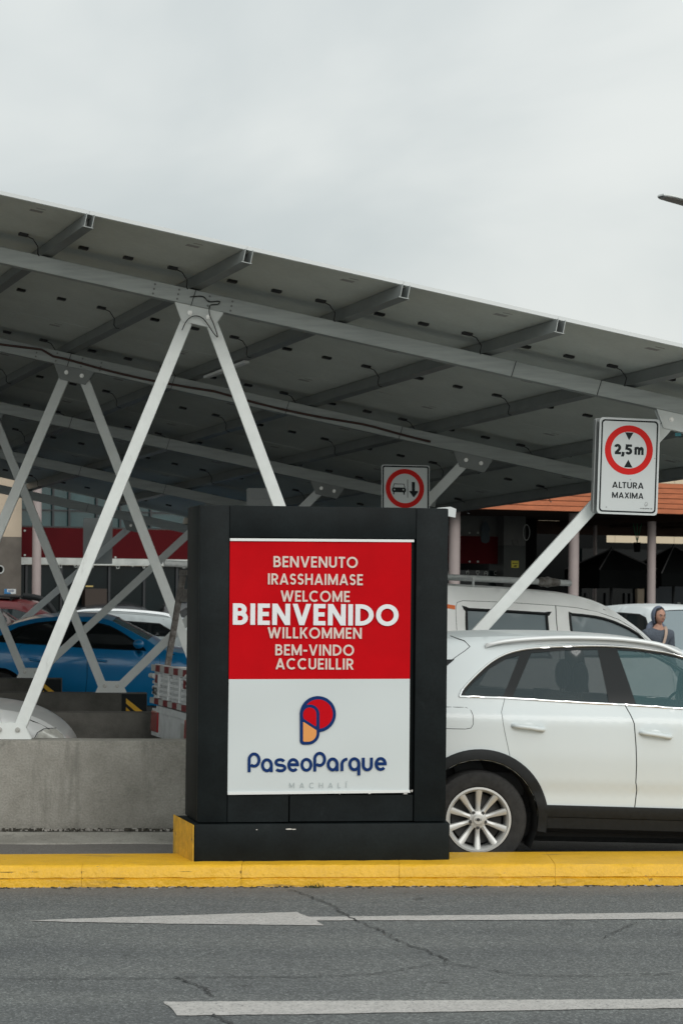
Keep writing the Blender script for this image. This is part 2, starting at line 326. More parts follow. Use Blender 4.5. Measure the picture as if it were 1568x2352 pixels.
def glyph(ch, t):
    """(width, strokes, diagonals) in cap-height units"""
    h = t / 2; T = 1 - h; L = []; D = []
    if ch == ' ': return .34, [], []
    if ch in 'IÍ':
        L = [[(h, 0), (h, 1)]]
        if ch == 'Í': D = [((h - .02, 1.10), (h + .16, 1.32), 1.10, 1.32)]
        return t, L, D
    if ch == 'E': w = .50; L = [[(h, 0), (h, 1)], [(h, T), (w, T)], [(h, .51), (w - .04, .51)], [(h, h), (w, h)]]
    elif ch == 'L': w = .46; L = [[(h, 0), (h, 1)], [(h, h), (w, h)]]
    elif ch == 'T': w = .56; L = [[(0, T), (w, T)], [(w / 2, 0), (w / 2, 1)]]
    elif ch == 'H': w = .68; L = [[(h, 0), (h, 1)], [(w - h, 0), (w - h, 1)], [(h, .51), (w - h, .51)]]
    elif ch == 'N': w = .74; L = [[(h, 0), (h, 1)], [(w - h, 0), (w - h, 1)]]; D = [((h, 1), (w - h, 0), 0, 1)]
    elif ch == 'M': w = .88; L = [[(h, 0), (h, 1)], [(w - h, 0), (w - h, 1)]]; D = [((h, 1), (w / 2, .14), .14 - h, 1), ((w - h, 1), (w / 2, .14), .14 - h, 1)]
    elif ch == 'W': w = 1.12; D = [((h, 1), (w * .29, 0), 0, 1), ((w * .5, .98), (w * .29, 0), 0, 1), ((w * .5, .98), (w * .71, 0), 0, 1), ((w - h, 1), (w * .71, 0), 0, 1)]
    elif ch == 'V': w = .76; D = [((h, 1), (w / 2, 0), 0, 1), ((w - h, 1), (w / 2, 0), 0, 1)]
    elif ch == 'A': w = .78; D = [((h, 0), (w / 2, 1), 0, 1), ((w - h, 0), (w / 2, 1), 0, 1)]; L = [[(w * .22, .27), (w * .78, .27)]]
    elif ch == 'X': w = .68; D = [((h, 0), (w - h, 1), 0, 1), ((w - h, 0), (h, 1), 0, 1)]
    elif ch == 'K': w = .64; L = [[(h, 0), (h, 1)]]; D = [((h + .04, .36), (w - h, 1), .38, 1), ((.26, .56), (w - h * .8, 0), 0, .6)]
    elif ch == 'U': w = .66; r = w / 2 - h; L = [[(h, 1)] + arc(w / 2, h + r, r, r, 180, 360) + [(w - h, 1)]]
    elif ch == 'O': w = .94; L = [arc(w / 2, .5, w / 2 - h, .5 - h + .012, 0, 360, 36)]
    elif ch == '0': w = .58; L = [arc(w / 2, .5, w / 2 - h, .5 - h, 0, 360, 36)]
    elif ch == 'C': w = .80; L = [arc(w * .56, .5, w * .56 - h, .5 - h + .012, 48, 312, 30)]
    elif ch == 'D': w = .76; L = [[(h, 0), (h, 1)], [(h, T)] + arc(w - h - .44, .5, .44, .5 - h, 90, -90) + [(h, h)]]
    elif ch in 'RP':
        w = .60; m = .45; r = (T - m) / 2; L = [[(h, 0), (h, 1)], [(h, T)] + arc(w - h - r, m + r, r, r, 90, -90, 14) + [(h, m)]]
        if ch == 'R': D = [((.26, .50), (w - h * .8, 0), 0, .47)]
    elif ch == 'B':
        w = .62; m = .53; r = (T - m) / 2; r2 = (m - h) / 2
        L = [[(h, 0), (h, 1)], [(h, T)] + arc(w - .05 - h - r, m + r, r, r, 90, -90, 14) + [(h, m)], [(h, m)] + arc(w - h - r2, h + r2, r2, r2, 90, -90, 14) + [(h, h)]]
    elif ch == 'S':
        w = .54; r = (T - h) / 4; rx = w / 2 - h; L = [arc(w / 2, T - r, rx, r, 25, 270, 18) + arc(w / 2, h + r, rx, r, 90, -155, 18)[1:]]
    elif ch == '-': w = .34; L = [[(0, .44), (w, .44)]]
    elif ch == ',': w = t * 1.1; L = [[(w / 2, t * 1.05), (w / 2, 0)]]; D = [((w * .62, .1), (w * .25, -.22), -.2, .02)]
    elif ch == '2': w = .60; r = .5 - .21; L = [arc(w / 2, T - .235, w / 2 - h, .235, 165, -38, 18) + [(h * 1.3, h)], [(h * .6, h), (w, h)]]
    elif ch == '5': w = .60; L = [[(w - .04, T), (.13, T)], [(.155, 1), (.105, .47)], arc(w / 2 - .01, .335, w / 2 - h, .335 - h, 138, -160, 22)]
    elif ch == 'm': w = .92; L = [[(h, 0), (h, .72)], [(h, .42)] + arc(w * .30, .48, w * .30 - h + .03, .16, 180, 0, 12)[1:] + [(w * .5, 0)], [(w * .5, .42)] + arc(w * .74, .48, w * .26 - h, .16, 180, 0, 12)[1:] + [(w - h, 0)]]
    else: w = .5
    return w, L, D
class Plane:
    def __init__(s, o, u, n=None, v=(0, 0, 1)):
        s.o = Vector(o); s.u = Vector(u).normalized(); s.v = Vector(v).normalized(); s.n = s.u.cross(s.v).normalized()
    def p(s, u, v, d=0): return s.o + s.u * u + s.v * v + s.n * d
    def hit(s, x, y):
        a, b = ray(x, y); r = Vector((a, 1, b)); c = Vector((0, 0, EYE)); k = (s.o - c).dot(s.n) / r.dot(s.n); q = c + r * k - s.o
        return q.dot(s.u), q.dot(s.v)
    def poly(s, mb, pts, d):
        return mb.add([s.p(x, y, d) for x, y in pts], [tuple(range(len(pts)))])
    def strip(s, mb, rb, d):
        n = len(rb); return mb.add([s.p(*q, d) for a, b in rb for q in (a, b)], [(2 * i, 2 * i + 1, 2 * i + 3, 2 * i + 2) for i in range(n - 1)])
_off = [0]
def lift():
    _off[0] = (_off[0] + 1) % 9; return _off[0] * .00012
def text(mb, pl, s, u0, u1, v0, v1, t, d, gap=.13, slope=0.0):
    x = 0; items = []
    for i, ch in enumerate(s):
        w, L, D = glyph(ch, t); items.append((x, L, D)); x += w + gap
        nx = s[i + 1] if i + 1 < len(s) else ''
        if ch + nx in ('AV', 'VA', 'LT', 'AT', 'TA', 'LV'): x -= .1
    W = x - gap; kx = (u1 - u0) / W; ky = v1 - v0
    M = lambda p, x0: (u0 + (p[0] + x0) * kx, v0 + p[1] * ky + slope * (p[0] + x0) * kx)
    for x0, L, D in items:
        for l in L: pl.strip(mb, [(M(a, x0), M(b, x0)) for a, b in ribbon(l, t)], d + lift())
        for a, b, lo, hi in D:
            dx, dy = b[0] - a[0], b[1] - a[1]; l = math.hypot(dx, dy); ex, ey = dx / l * .3, dy / l * .3
            rb = ribbon([(a[0] - ex, a[1] - ey), (b[0] + ex, b[1] + ey)], t)
            q = clip_y([rb[0][0], rb[0][1], rb[1][1], rb[1][0]], lo, hi)
            if len(q) > 2: pl.poly(mb, [M(c, x0) for c in q], d + lift())
def disc(cx, cy, r, a0=0, a1=360, n=40, ry=None): return arc(cx, cy, r, ry or r, a0, a1, n)

# ------------------------------------------------------------------ ground, road, kerb, parking lot
struct('ground', MB().box(-400, 400, -60, 900, -.62, -.42), CONC_D)
def foot(X): return 13.90 + .0865 * (X + 2.207)
def back(X): return 14.52 + .108 * (X + 2.207)
struct('road', MB().grid([[(-60, -12, 0), (60, -12, 0)], [(-60, foot(-60) + .03, 0), (60, foot(60) + .03, 0)]]), ASPH)
def sm(a, b, x):
    k = max(0, min(1, (x - a) / (b - a))); return k * k * (3 - 2 * k)
def lot_z(X, Y):
    lane = -.02 * max(0, min(6, X - .975))
    lot = .03 - .033 * max(-6, min(1, X)) * sm(19.2, 26, Y)
    k = sm(16.95, 17.7, Y - .07 * X)
    return lane * (1 - k) + lot * k
xs = [-60, -30, -15] + [-9 + .75 * i for i in range(25)] + [12, 15, 30, 60]
ys = [0, .3, .8, 1.5, 2.0, 2.3, 2.6, 2.9, 3.2, 3.6, 4.5, 6, 8, 12, 18, 30, 60, 110]
struct('lane', MB().grid([[(x, back(x) - .12 + y, lot_z(x, back(x) - .12 + y)) for x in xs] for y in ys if y < 2.4]), ASPH)
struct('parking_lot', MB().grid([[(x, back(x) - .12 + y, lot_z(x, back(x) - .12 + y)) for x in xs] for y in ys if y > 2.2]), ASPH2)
mb = MB()
X = -10.0
prof = [(0, -.03), (.004, .048), (.016, .052), (.016, .057), (.008, .062), (.022, .122), (.036, .138), (.058, .143)]
while X < 12:
    X2 = X + 1.04; g = .0009
    jit = random.uniform(-.003, .003)
    rows = []
    kx = [X + g, X + g + .012] + [X + .08 + .088 * k for k in range(11)] + [X2 - g - .012, X2 - g]
    for x in kx:
        sq = .0016 if x in (X + g, X2 - g) else 0
        rows.append([(x, foot(x) + d + sq + jit + random.gauss(0, .0016), z + random.gauss(0, .0014) - sq * .6) for d, z in prof] + [(x, back(x), .141), (x, back(x) + .01, -.1)])
    mb.grid(rows); n = len(rows[0]); o = len(mb.v) - len(kx) * n
    mb.f.append(tuple(o + k for k in range(n))); mb.f.append(tuple(o + (len(kx) - 1) * n + k for k in range(n))[::-1])
    X = X2
struct('kerb', mb, YELLOW, smooth=35)
struct('kerb_core', MB().grid([[(x, foot(x) + .02, .04), (x, foot(x) + .02, .10), (x, foot(x) + .05, .13), (x, back(x) - .02, .132)] for x in (-10, 12)]), GROOVE)
# gutter strip at the foot of the low wall
struct('gutter_strip', MB().grid([[(x, 16.78 + .07 * x - dy + .03 * math.sin(x * 5 + dy * 9) * (dy > 0), lot_z(x, 16.6) + z) for x in [-9 + .25 * i for i in range(38)]] for dy, z in ((0, .05), (.10, .035), (.36, .010), (.40, -.02))]), CONC)

def gp(x, y, z=0.0):
    a, b = ray(x, y); Y = (z - EYE) / b; return Vector((a * Y, Y, z))
q7 = lambda x, y: ((x / 1.7422) / 1.1837, (2200 + y / 1.7422) / 1.1837)
q8 = lambda x, y: ((900 + x / 1.6402) / 1.1837, (2200 + y / 1.6402) / 1.1837)
def marking(name, pts, z=.004):
    q = []
    for a_, b_ in zip(pts, pts[1:] + pts[:1]):
        n = max(1, int((b_ - a_).length / .05))
        q += [a_.lerp(b_, k / n) + Vector((random.gauss(0, .004), random.gauss(0, .004), 0)) for k in range(n)]
    mb = MB(); mb.add([Vector((p.x, p.y, z)) for p in q], [tuple(range(len(q)))]); return struct(name, mb, WHITE_LINE)
marking('arrow_marking', [gp(*q7(110, 530)), gp(*q7(700, 510)), gp(*q7(1405, 490)), gp(*q7(1462, 513)), gp(*q8(0, 482)), gp(*q8(780, 473)), gp(*q8(1568, 462)), gp(*q8(1900, 456)), gp(*q8(1900, 487)), gp(*q8(1568, 491)), gp(*q8(780, 497)), gp(*q8(0, 499)), gp(*q7(1492, 530)), gp(*q7(1535, 553)), gp(*q7(800, 545)), gp(*q7(300, 536))])
marking('lane_marking', [gp(*q7(775, 915)), gp(*q8(0, 858)), gp(*q8(1568, 850)), gp(*q8(2400, 846)), gp(*q8(2400, 884)), gp(*q8(1568, 889)), gp(*q8(0, 915)), gp(*q7(845, 981))])
def crack(pts, wd=.012):
    P = [gp(*p) for p in pts]; fine = []
    for a, b in zip(P[:-1], P[1:]):
        n = max(2, int((b - a).length / .035))
        for i in range(n):
            k = i / n; p = a.lerp(b, k); d = (b - a).normalized(); pr = Vector((-d.y, d.x, 0))
            fine.append((p + pr * random.gauss(0, .010), pr, wd * random.uniform(.25, .95)))
    mb = MB(); mb.grid([[p + pr * w_ + Vector((0, 0, .0075)), p - pr * w_ + Vector((0, 0, .0075))] for p, pr, w_ in fine])
    struct('road_crack', mb, CRACK)
crack([q7(1375, 385), q7(1440, 405), q7(1568, 455), q8(70, 478), q8(130, 505), q8(220, 545), q8(320, 598), q8(430, 640), q8(505, 668), q8(512, 692)], .008)
crack([q8(512, 692), q8(430, 703), q8(330, 715), q8(210, 735), q8(100, 743), q8(0, 746), q7(1400, 800), q7(1000, 798), q7(600, 806), q7(300, 806), q7(0, 808)], .0065)
crack([q8(512, 692), q8(640, 708), q8(730, 720), q8(820, 742), q8(960, 748), q8(1200, 745), q8(1568, 738)], .0075)
crack([q7(830, 800), q7(900, 822), q7(985, 860), q7(1012, 900)], .011)
crack([q7(1015, 975), q7(1040, 1000), q7(1080, 1017), q7(1110, 1040)], .011)
crack([q8(1210, 578), q8(1290, 540), q8(1370, 505)], .0055)

def litter(name, pts, m, n, size, lift_=.006):
    mb = MB()
    for _ in range(n):
        c = pts(); s_ = size * random.uniform(.4, 1.4); a = random.random() * 6.28; k = random.choice((3, 4, 5))
        mb.poly([c + Vector((math.cos(a + 6.28 * q / k) * s_ * random.uniform(.6, 1.2), math.sin(a + 6.28 * q / k) * s_ * .6, 0)) for q in range(k)], (0, 0, random.uniform(.3, 1) * lift_))
    o = obj(name, mb, m); o['kind'] = 'stuff'; o['label'] = 'loose dirt and grit'; return o
def kerb_pt():
    x = random.uniform(-4, 4); return Vector((x, foot(x) - abs(random.gauss(0, .035)), .001))
def wall_pt():
    x = random.choice((-5.2, -4.1, -3.3, -2.45, -2.1, -1.72, -1.3, -.95, -.2)) + random.gauss(0, .16); return Vector((x, 16.885 + .07 * (x - .275) - abs(random.gauss(0, .03)), .052))
litter('kerb_dirt', kerb_pt, DIRT, 420, .012); litter('kerb_grit', kerb_pt, PALEGRIT, 160, .010); litter('wall_dirt', wall_pt, DIRT, 420, .013, .022); litter('wall_grit', wall_pt, PALEGRIT, 200, .016, .02)
wp0 = gp(*q7(1490, 372)); mb = MB()
for _ in range(34):
    c = wp0 + Vector((random.gauss(0, .03), random.gauss(-.01, .012), 0)); d = Vector((random.gauss(0, .5), random.gauss(-.3, .4), 1)).normalized() * random.uniform(.015, .045); s_ = Vector((.004, 0, 0))
    mb.add([c - s_, c + s_, c + d], [(0, 1, 2)])
tag(obj('weed_tuft', mb, WEED), 'small dry weed tuft growing at the foot of the yellow kerb', 'weed')
# ------------------------------------------------------------------ welcome sign pillar
YAW = math.radians(7.2)
PU = Vector((math.cos(YAW), math.sin(YAW), 0)); PP = Plane((-.948, 14.24, .135), PU)      # p(u, v, d): d < 0 goes into the pillar
q6 = lambda x, y: (405.5 + .4095 * x, 1123.6 + .4095 * y)
def u6(x, y): return PP.hit(*q6(x, y))
sign = thing('sign_pillar', 'black masonry welcome pillar with a red and white poster, standing on the yellow kerb', 'sign pillar', (-.2, 14.6, .135), 0)
WD, HT, DP = 1.68, 2.385, .50
def pbox(mb, u0, u1, v0, v1, d0, d1, sk0=0, sk1=0):
    """block on the pillar; sk* splays its ends outwards towards the back"""
    pts = [(u0, d1), (u1, d1), (u1 + sk1, d0), (u0 - sk0, d0)]
    return mb.poly([PP.p(u, v0, d) for u, d in pts], (0, 0, v1 - v0))
(ul, vb), (ur, _), (_, vt) = u6(284, 1714), u6(1331, 1700), u6(700, 273)
mb = MB()
pbox(mb, 0, ul, .262, HT - .002, -.055, 0); pbox(mb, ur, WD, .262, HT - .004, -.055, 0)
pbox(mb, ul + .0006, ur - .0006, vt, HT - .001, -.055, -.002); pbox(mb, 0.001, WD - .001, .262, HT, -DP, -.0551, .055, .02)
obj('pillar_body', mb, BLACKP, sign, bevel=.006, seg=2, smooth=40)
uj = u6(632, 1800)[0]
mb = MB(); pbox(mb, ul + .003, uj - .004, .262, vb - .004, -.05, -.008); pbox(mb, uj + .003, ur - .004, .264, vb - .006, -.05, -.013)
obj('infill_slab', mb, BLACKP, sign, bevel=.004)
mb = MB(); pbox(mb, -.018, WD + .022, -.005, .255, -DP - .02, .035, .105, .03)
obj('plinth', mb, BLACKP, sign, bevel=.008, smooth=40)
mb = MB(); pts = [PP.p(-.0225, -.004, .030), PP.p(-.1275, -.004, -DP - .018), PP.p(-.1275, .262, -DP - .018), PP.p(-.0225, .250, .030)]
mb.poly(pts, PU * -.006); obj('painted_side', mb, YELLOW_D, sign)
mb = MB()
for (x, y, a, b) in ((625, 1903, 20, 5), (655, 1904, 10, 3), (447, 1906, 4, 3), (1282, 1708, 13, 4), (1080, 1707, 9, 3), (1318, 1692, 5, 8), (915, 1709, 3, 2)):
    u, v = u6(x, y); s_ = 1 / 842
    PP.poly(mb, [(u + a * s_ * random.uniform(.7, 1.2) * math.cos(t), v + b * s_ * random.uniform(.7, 1.2) * math.sin(t)) for t in [k * .7 for k in range(9)]], .037 if y > 1850 else .004)
obj('chipped_patch', mb, CHIP, sign)
# the banner hangs in front of a shallow recess
def banner(name, c, m, d, nu=28, nv=24):
    (x00, y00), (x10, y10), (x11, y11), (x01, y01) = [u6(*p) for p in c]; rows = []
    for j in range(nv + 1):
        r = []
        for i in range(nu + 1):
            a, b = i / nu, j / nv
            u = (x00 * (1 - a) + x10 * a) * (1 - b) + (x01 * (1 - a) + x11 * a) * b; v = (y00 * (1 - a) + y10 * a) * (1 - b) + (y01 * (1 - a) + y11 * a) * b
            rp = .0022 * math.sin(u * 9 + v * 4) + .0018 * math.sin(u * 3 - v * 11 + 1) + .0022 * math.exp(-((u - .28 - .5 * (v - 1.35)) / .03) ** 2)
            r.append(PP.p(u, v, d + rp))
        rows.append(r)
    return rows
po = thing('welcome_poster', 'red and white vinyl poster lettered BIENVENIDO and PaseoParque in the black pillar', 'poster', tuple(PP.p(.84, .45, 0)), 0)
obj('red_field', MB().grid(banner('', [(300, 291), (1316, 297), (1308, 1064), (293, 1066)], None, -.004)), VRED, po, smooth=60)
obj('white_field', MB().grid(banner('', [(293, 1066), (1308, 1064), (1303, 1700), (286, 1712)], None, -.004)), VWHITE, po, smooth=60)
def rail(a, b, c, d_, dd): 
    mb = MB(); mb.poly([PP.p(*u6(*p), dd) for p in (a, b, c, d_)], PP.n * -.016); return mb
obj('hanging_rail', rail((300, 275), (1331, 283), (1331, 297), (300, 290), .004), ALU_W, po)
obj('bottom_rail', rail((287, 1700), (1308, 1688), (1308, 1702), (287, 1714), .003), ALU_W, po)
DT = .0035
for s_, x0, x1, yt, yb, t_, g_, nm, m_ in (('BENVENUTO', 543, 1015, 375, 437, .166, .13, 'greeting_lettering', TXT_BEIGE), ('IRASSHAIMASE', 512, 1043, 472, 534, .166, .13, 'greeting_lettering', TXT_BEIGE), ('WELCOME', 583, 970, 568, 630, .166, .13, 'greeting_lettering', TXT_BEIGE), ('BIENVENIDO', 315, 1243, 640, 760, .20, .10, 'greeting_lettering', TXT_WHITE), ('WILLKOMMEN', 510, 1037, 774, 836, .166, .13, 'greeting_lettering', TXT_BEIGE), ('BEM-VINDO', 553, 994, 870, 932, .166, .13, 'greeting_lettering', TXT_BEIGE), ('ACCUEILLIR', 555, 990, 948, 1010, .166, .13, 'greeting_lettering', TXT_BEIGE), ('MACHALÍ', 632, 952, 1646, 1676, .10, .95, 'town_lettering', TXT_GREY)):
    (a, v0), (b, _), (_, v1) = u6(x0, yb), u6(x1, yb), u6(x0, yt); mb = MB(); text(mb, PP, s_, a, b, v0, v1, t_, DT, g_); obj(nm, mb, m_, po)
z5 = lambda x, y: u6(330.1 + .5789 * x, 1093.4 + .5789 * y)
WORD = [[(133, 853), (133, 730)], arc(181, 735, 48, 59, 180, 490, 30), arc(305, 785, 43, 53, 0, 360, 30), [(348, 852), (348, 785)],
        arc(432, 758, 40, 27, -20, -270, 18) + arc(436, 812, 44, 27, -90, 152, 18)[1:],
        arc(559, 783, 43, 53, 3, -318, 26), [(520, 780), (615, 780)], arc(687, 781, 44, 53, 0, 360, 30),
        [(768, 846), (768, 724)], arc(815, 728, 48, 59, 180, 490, 30), arc(941, 777, 43, 53, 0, 360, 30), [(984, 843), (984, 777)],
        [(1031, 842)] + arc(1083, 776, 52, 50, 180, 270, 10), arc(1151, 775, 44, 53, 0, 360, 30), [(1194, 884), (1194, 770)],
        [(1237, 712)] + arc(1276, 787, 39, 42, 180, 0, 16) + [(1316, 711)], arc(1405, 773, 44, 53, 3, -318, 26), [(1362, 771), (1463, 771)]]
mb = MB()
for l in WORD:
    # arcs above are drawn in picture sense (y down), so flip the circles
    PP.strip(mb, [(z5(*a), z5(*b)) for a, b in ribbon(l, 29)], DT + lift())
obj('brand_lettering', mb, NAVY, po)
L6 = lambda pts: [u6(*p) for p in pts]
mb = MB(); PP.poly(mb, L6(disc(792, 1261, 101, n=60)), DT); PP.poly(mb, L6([(691, 1255)] + arc(712, 1411, 21, 22, 180, 90, 8) + [(735, 1433)] + arc(735, 1369, 66, 64, 90, 0, 14) + [(801, 1255)]), DT + .0002)
PP.poly(mb, L6([(691, 1262)] + arc(746, 1262, 55, 55, 180, 360, 20) + [(801, 1360), (735, 1360)]), DT + .0008)
lg = obj('logo', mb, NAVY, po)
mb = MB(); PP.poly(mb, L6(disc(793, 1261, 82, n=60)), DT + .0005)
PP.poly(mb, L6([(709, 1270)] + arc(746, 1262, 37, 38, 180, 360, 20)[1:] + [(783, 1325), (779, 1330), (712, 1287)]), DT + .0011)
obj('logo_red', mb, LRED, lg)
mb = MB(); PP.poly(mb, L6([(709, 1307), (713, 1306), (784, 1352)] + arc(735, 1369, 49, 47, 0, 90, 12) + [(713, 1416), (709, 1412)]), DT + .0011)
obj('logo_orange', mb, LORANGE, lg)

# ------------------------------------------------------------------ solar canopy
SH = Vector((-1.44, 3.6, -.122))                        # one frame to the next
FD = Vector((1, .07, -.205))                            # along a rafter
def roof_z(X, Y): return 4.327 - .197 * (X + .02) - .1128 * (Y - 15.9)
cn = thing('solar_canopy', 'solar panel carport canopy on white V shaped struts over the parked cars', 'canopy', (-2.6, 17.05, .75), 0)
PS = 1.165; DV = Vector((-.40, 1, 0)); DV.z = -.197 * DV.x - .1128 * DV.y; RL = 1.95
def front(i):
    X = -1.89 + PS * i; Y = 15.9 + .07 * (X + .02); return Vector((X, Y, roof_z(X, Y)))
A0 = front(0); AV = front(1) - A0; UPN = AV.cross(DV).normalized()
a_, d_ = AV * .9985, DV * RL * .999
o_ = AV * .0007 + DV * .001
def para(mb, o, a, d, h0, h1): mb.poly([o + UPN * h0, o + a + UPN * h0, o + a + d + UPN * h0, o + d + UPN * h0], UPN * (h1 - h0))
def mk(name, mb, m, parent, **k): return obj(name, mb, m, parent, local=True, **k)
p0 = MB(); para(p0, o_ + a_ * .012 + d_ * .006, a_ * .976, d_ * .988, .004, .02)
pan = mk('solar_panel', p0, BACKSHEET, cn)
fr = MB(); e = .02
para(fr, o_, a_, d_ * .008, .007, .036); para(fr, o_ + d_ * .992, a_, d_ * .008, .007, .036)
para(fr, o_ + d_ * .0081, a_ * .016, d_ * .9838, .007, .036); para(fr, o_ + a_ * .984 + d_ * .0081, a_ * .016, d_ * .9838, .007, .036)
frame = mk('panel_frame', fr, PVFRAME, pan)
gl = MB(); para(gl, o_ + a_ * .017 + d_ * .009, a_ * .966, d_ * .982, .0205, .034); pgl = mk('panel_glass', gl, PVGLASS, pan)
jboxes = []
for k in (.2, .5, .8):
    c = a_ * k + d_ * .5; jb = MB(); para(jb, c - a_ * .030 - d_ * .0115, a_ * .060, d_ * .023, -.016, .0035); jboxes.append(mk('junction_box', jb, JBOX, pan))
cb = MB(); c0 = a_ * .8 + d_ * .5 + a_ * .026; ax = AV.normalized(); dx = DV.normalized()
cb.tube([c0 - UPN * .012, c0 + ax * .05 - UPN * .02 + dx * .01, c0 + ax * .10 - UPN * .075, c0 + ax * .12 - UPN * .12 + dx * .05, c0 + ax * .16 - UPN * .13 + dx * .12, c0 + ax * .2 - UPN * .118 + dx * .17], .0045, 6)
pcable = mk('cable', cb, CABLE, pan, smooth=60)
stk = MB(); para(stk, a_ * .68 + d_ * .10, a_ * .08, d_ * .03, .0022, .0035); para(stk, a_ * .70 + d_ * .065, a_ * .06, d_ * .008, .0022, .0035)
psticker = mk('rating_label', stk, STICK, pan)
for i in range(-6, 6):
    for j in range(8):
        L = front(i) + DV * RL * j - cn.location
        if i == -6 and j == 0: pan.location = L; continue
        c = pan.copy(); link(c); c.parent = cn; c.location = L
        for ch in [frame, pgl, pcable, psticker] + jboxes:
            k = ch.copy(); link(k); k.parent = c
# the canopy runs on to the left, unseen; panels added to block side light
fld = MB()
for i in range(-13, -6):
    for j in range(8): fld.poly([front(i) + DV * RL * j + UPN * .004 + q_ for q_ in (o_, o_ + a_, o_ + a_ + d_, o_ + d_)], UPN * .03)
fo = obj('unseen_panel_field', fld, BACKSHEET, cn); fo['kind'] = 'stuff'
PL = DV * (RL * 8 + .12); pu = MB()
def chan(mb, o, v, W_, H_, t_):
    s_ = ax
    def b(su, sz, wu, wz): mb.poly([o + s_ * su + UPN * sz, o + s_ * (su + wu) + UPN * sz, o + s_ * (su + wu) + UPN * (sz + wz), o + s_ * su + UPN * (sz + wz)], v)
    b(-W_ / 2, -H_, t_, H_); b(W_ / 2 - t_, -H_, t_, H_); b(-W_ / 2 - .008, -H_ - t_, W_ + .016, t_)
chan(pu, DV * -.06 - UPN * .003, PL, .062, .098, .006)
pu.poly([DV * .10 + ax * -.024 - UPN * .095, DV * .10 + ax * .024 - UPN * .095, DV * .10 + ax * .024 - UPN * .006, DV * .10 - ax * .024 - UPN * .006], DV * .01)
prl = mk('purlin', pu, PURLIN, cn); 
for i in range(-6, 7):
    c = prl if i == -6 else prl.copy()
    if i > -6: link(c); c.parent = cn
    c.location = front(i) - cn.location - (AV * .10 if i == 6 else AV * 0)
FU = FD.normalized(); FN = FU.cross(Vector((0, 0, 1))).normalized(); FV = FN.cross(FU).normalized() * -1
if FV.z < 0: FV = -FV
def fpt(n, X, z): X0 = X; return Vector((X0, 17.05 + .07 * (X0 - .275), z)) + Vector((SH.x * n, SH.y * n, 0))
def beam_top(n, X):
    p = fpt(n, X, 0); return roof_z(p.x, p.y) - .118
BH = .125
for n in range(5):
    mb = MB(); a, b = [fpt(n, X, beam_top(n, X) - BH / 2) for X in (-8.2, (4.38, 4.38, 3.95, 3.95, 4.38)[n])]
    mb.bar(a, b, .12, BH)
    bm_ = obj('rafter', mb, STEEL_D, cn, bevel=.004)
    # splice straps and bolts on the camera side
    for X in ((-1.19, 2.05, 1.36) if n == 0 else (-1.19, -.2, .9, 2.0)):
        p = fpt(n, X, beam_top(n, X) - BH / 2) - Vector((0, .0618, 0)); mb = MB().bar(p - FV * (BH / 2 + .004) + FU * -.006, p + FV * (BH / 2 + .002) + FU * .006, .004, .006)
        obj('splice_strap', mb, CABLE, bm_)
    if n < 2:
        for X in (-1.50, -1.31, -1.07, -.89):
            for k in (-.3, 0, .3):
                p = fpt(n, X, beam_top(n, X) - BH / 2) + FV * k * BH - Vector((0, .06, 0)); obj('bolt', MB().cyl(p, p - Vector((0, .008, 0)), .009, 6), BOLTD, bm_)
    ybase = .755
    XA, XB, XC, XP, XQ, XZ = -1.147, .275, 2.71, -2.61, -3.95, -5.55
    def strut(x0, z0, x1, z1, wd=.096):
        mb = MB().bar(fpt(n, x0, z0), fpt(n, x1, z1), wd, .06, up=(.07, -1, 0))
        return obj('strut', mb, STEEL, cn, bevel=.006, seg=2)
    def zb(X): return beam_top(n, X) - BH
    strut(XP + .065, ybase + .045, XA - .075, zb(XA) - .05); strut(XB - .085, ybase + .045, XA + .075, zb(XA) - .06)
    strut(XB + .075, ybase + .045, XC - .06, zb(XC) - .05); strut(XP - .085, ybase + .045, XQ + .06, zb(XQ) - .05)
    if n > 1: strut(XZ + .065, ybase + .045, XQ - .075, zb(XQ) - .05)
    for X in (XA, XC, XQ):
        for sd_ in (-1, 1):
            c = fpt(n, X, zb(X) + .012) + Vector((.07, -1, 0)).normalized() * -.037 * sd_
            mb = MB(); dn = Vector((0, 0, -1))
            mb.poly([c - FU * .205, c + FU * .205, c + FU * .11 + dn * .155, c - FU * .14 + dn * .155], Vector((.07, -1, 0)).normalized() * -.008 * sd_)
            g = obj('gusset_plate', mb, PURLIN if n else STEEL, cn)  # gussets behind the front frame get a darker metal for canopy shade
            if sd_ < 0:
                for k in (-.075, .075):
                    p = c + FU * k + dn * .075 + Vector((0, -.008, 0)); mb = MB().cyl(p, p - Vector((0, .008, 0)), .020, 14); mb.cyl(p, p - Vector((0, .022, 0)), .012, 6); obj('bolt', mb, BOLT, g)
    for X in (XP, XB) + ((XZ,) if n > 1 else ()):
        for sd_ in (-1, 1):
            c = fpt(n, X, ybase + .002) + Vector((.07, -1, 0)).normalized() * -.037 * sd_
            mb = MB().poly([c + Vector((-.175, -.175 * .07, 0)), c + Vector((.175, .175 * .07, 0)), c + Vector((.118, .118 * .07, .128)), c + Vector((-.118, -.118 * .07, .128))], Vector((.07, -1, 0)).normalized() * -.008 * sd_)
            g = obj('base_plate', mb, STEEL, cn)
            if sd_ < 0:
                for k in (-.07, .07):
                    p = c + Vector((k, k * .07 - .008, .074)); mb = MB().cyl(p, p - Vector((0, .008, 0)), .020, 14); mb.cyl(p, p - Vector((0, .022, 0)), .012, 6); obj('bolt', mb, BOLT, g)
def rooft(x, y, off=-.125):
    a, b = ray(x, y); n_ = Vector((.197, .1128, 1)); p0_ = Vector((-.02, 15.9, 4.327 + off)); c_ = Vector((0, 0, EYE)); r_ = Vector((a, 1, b))
    return c_ + r_ * ((p0_ - c_).dot(n_) / r_.dot(n_))
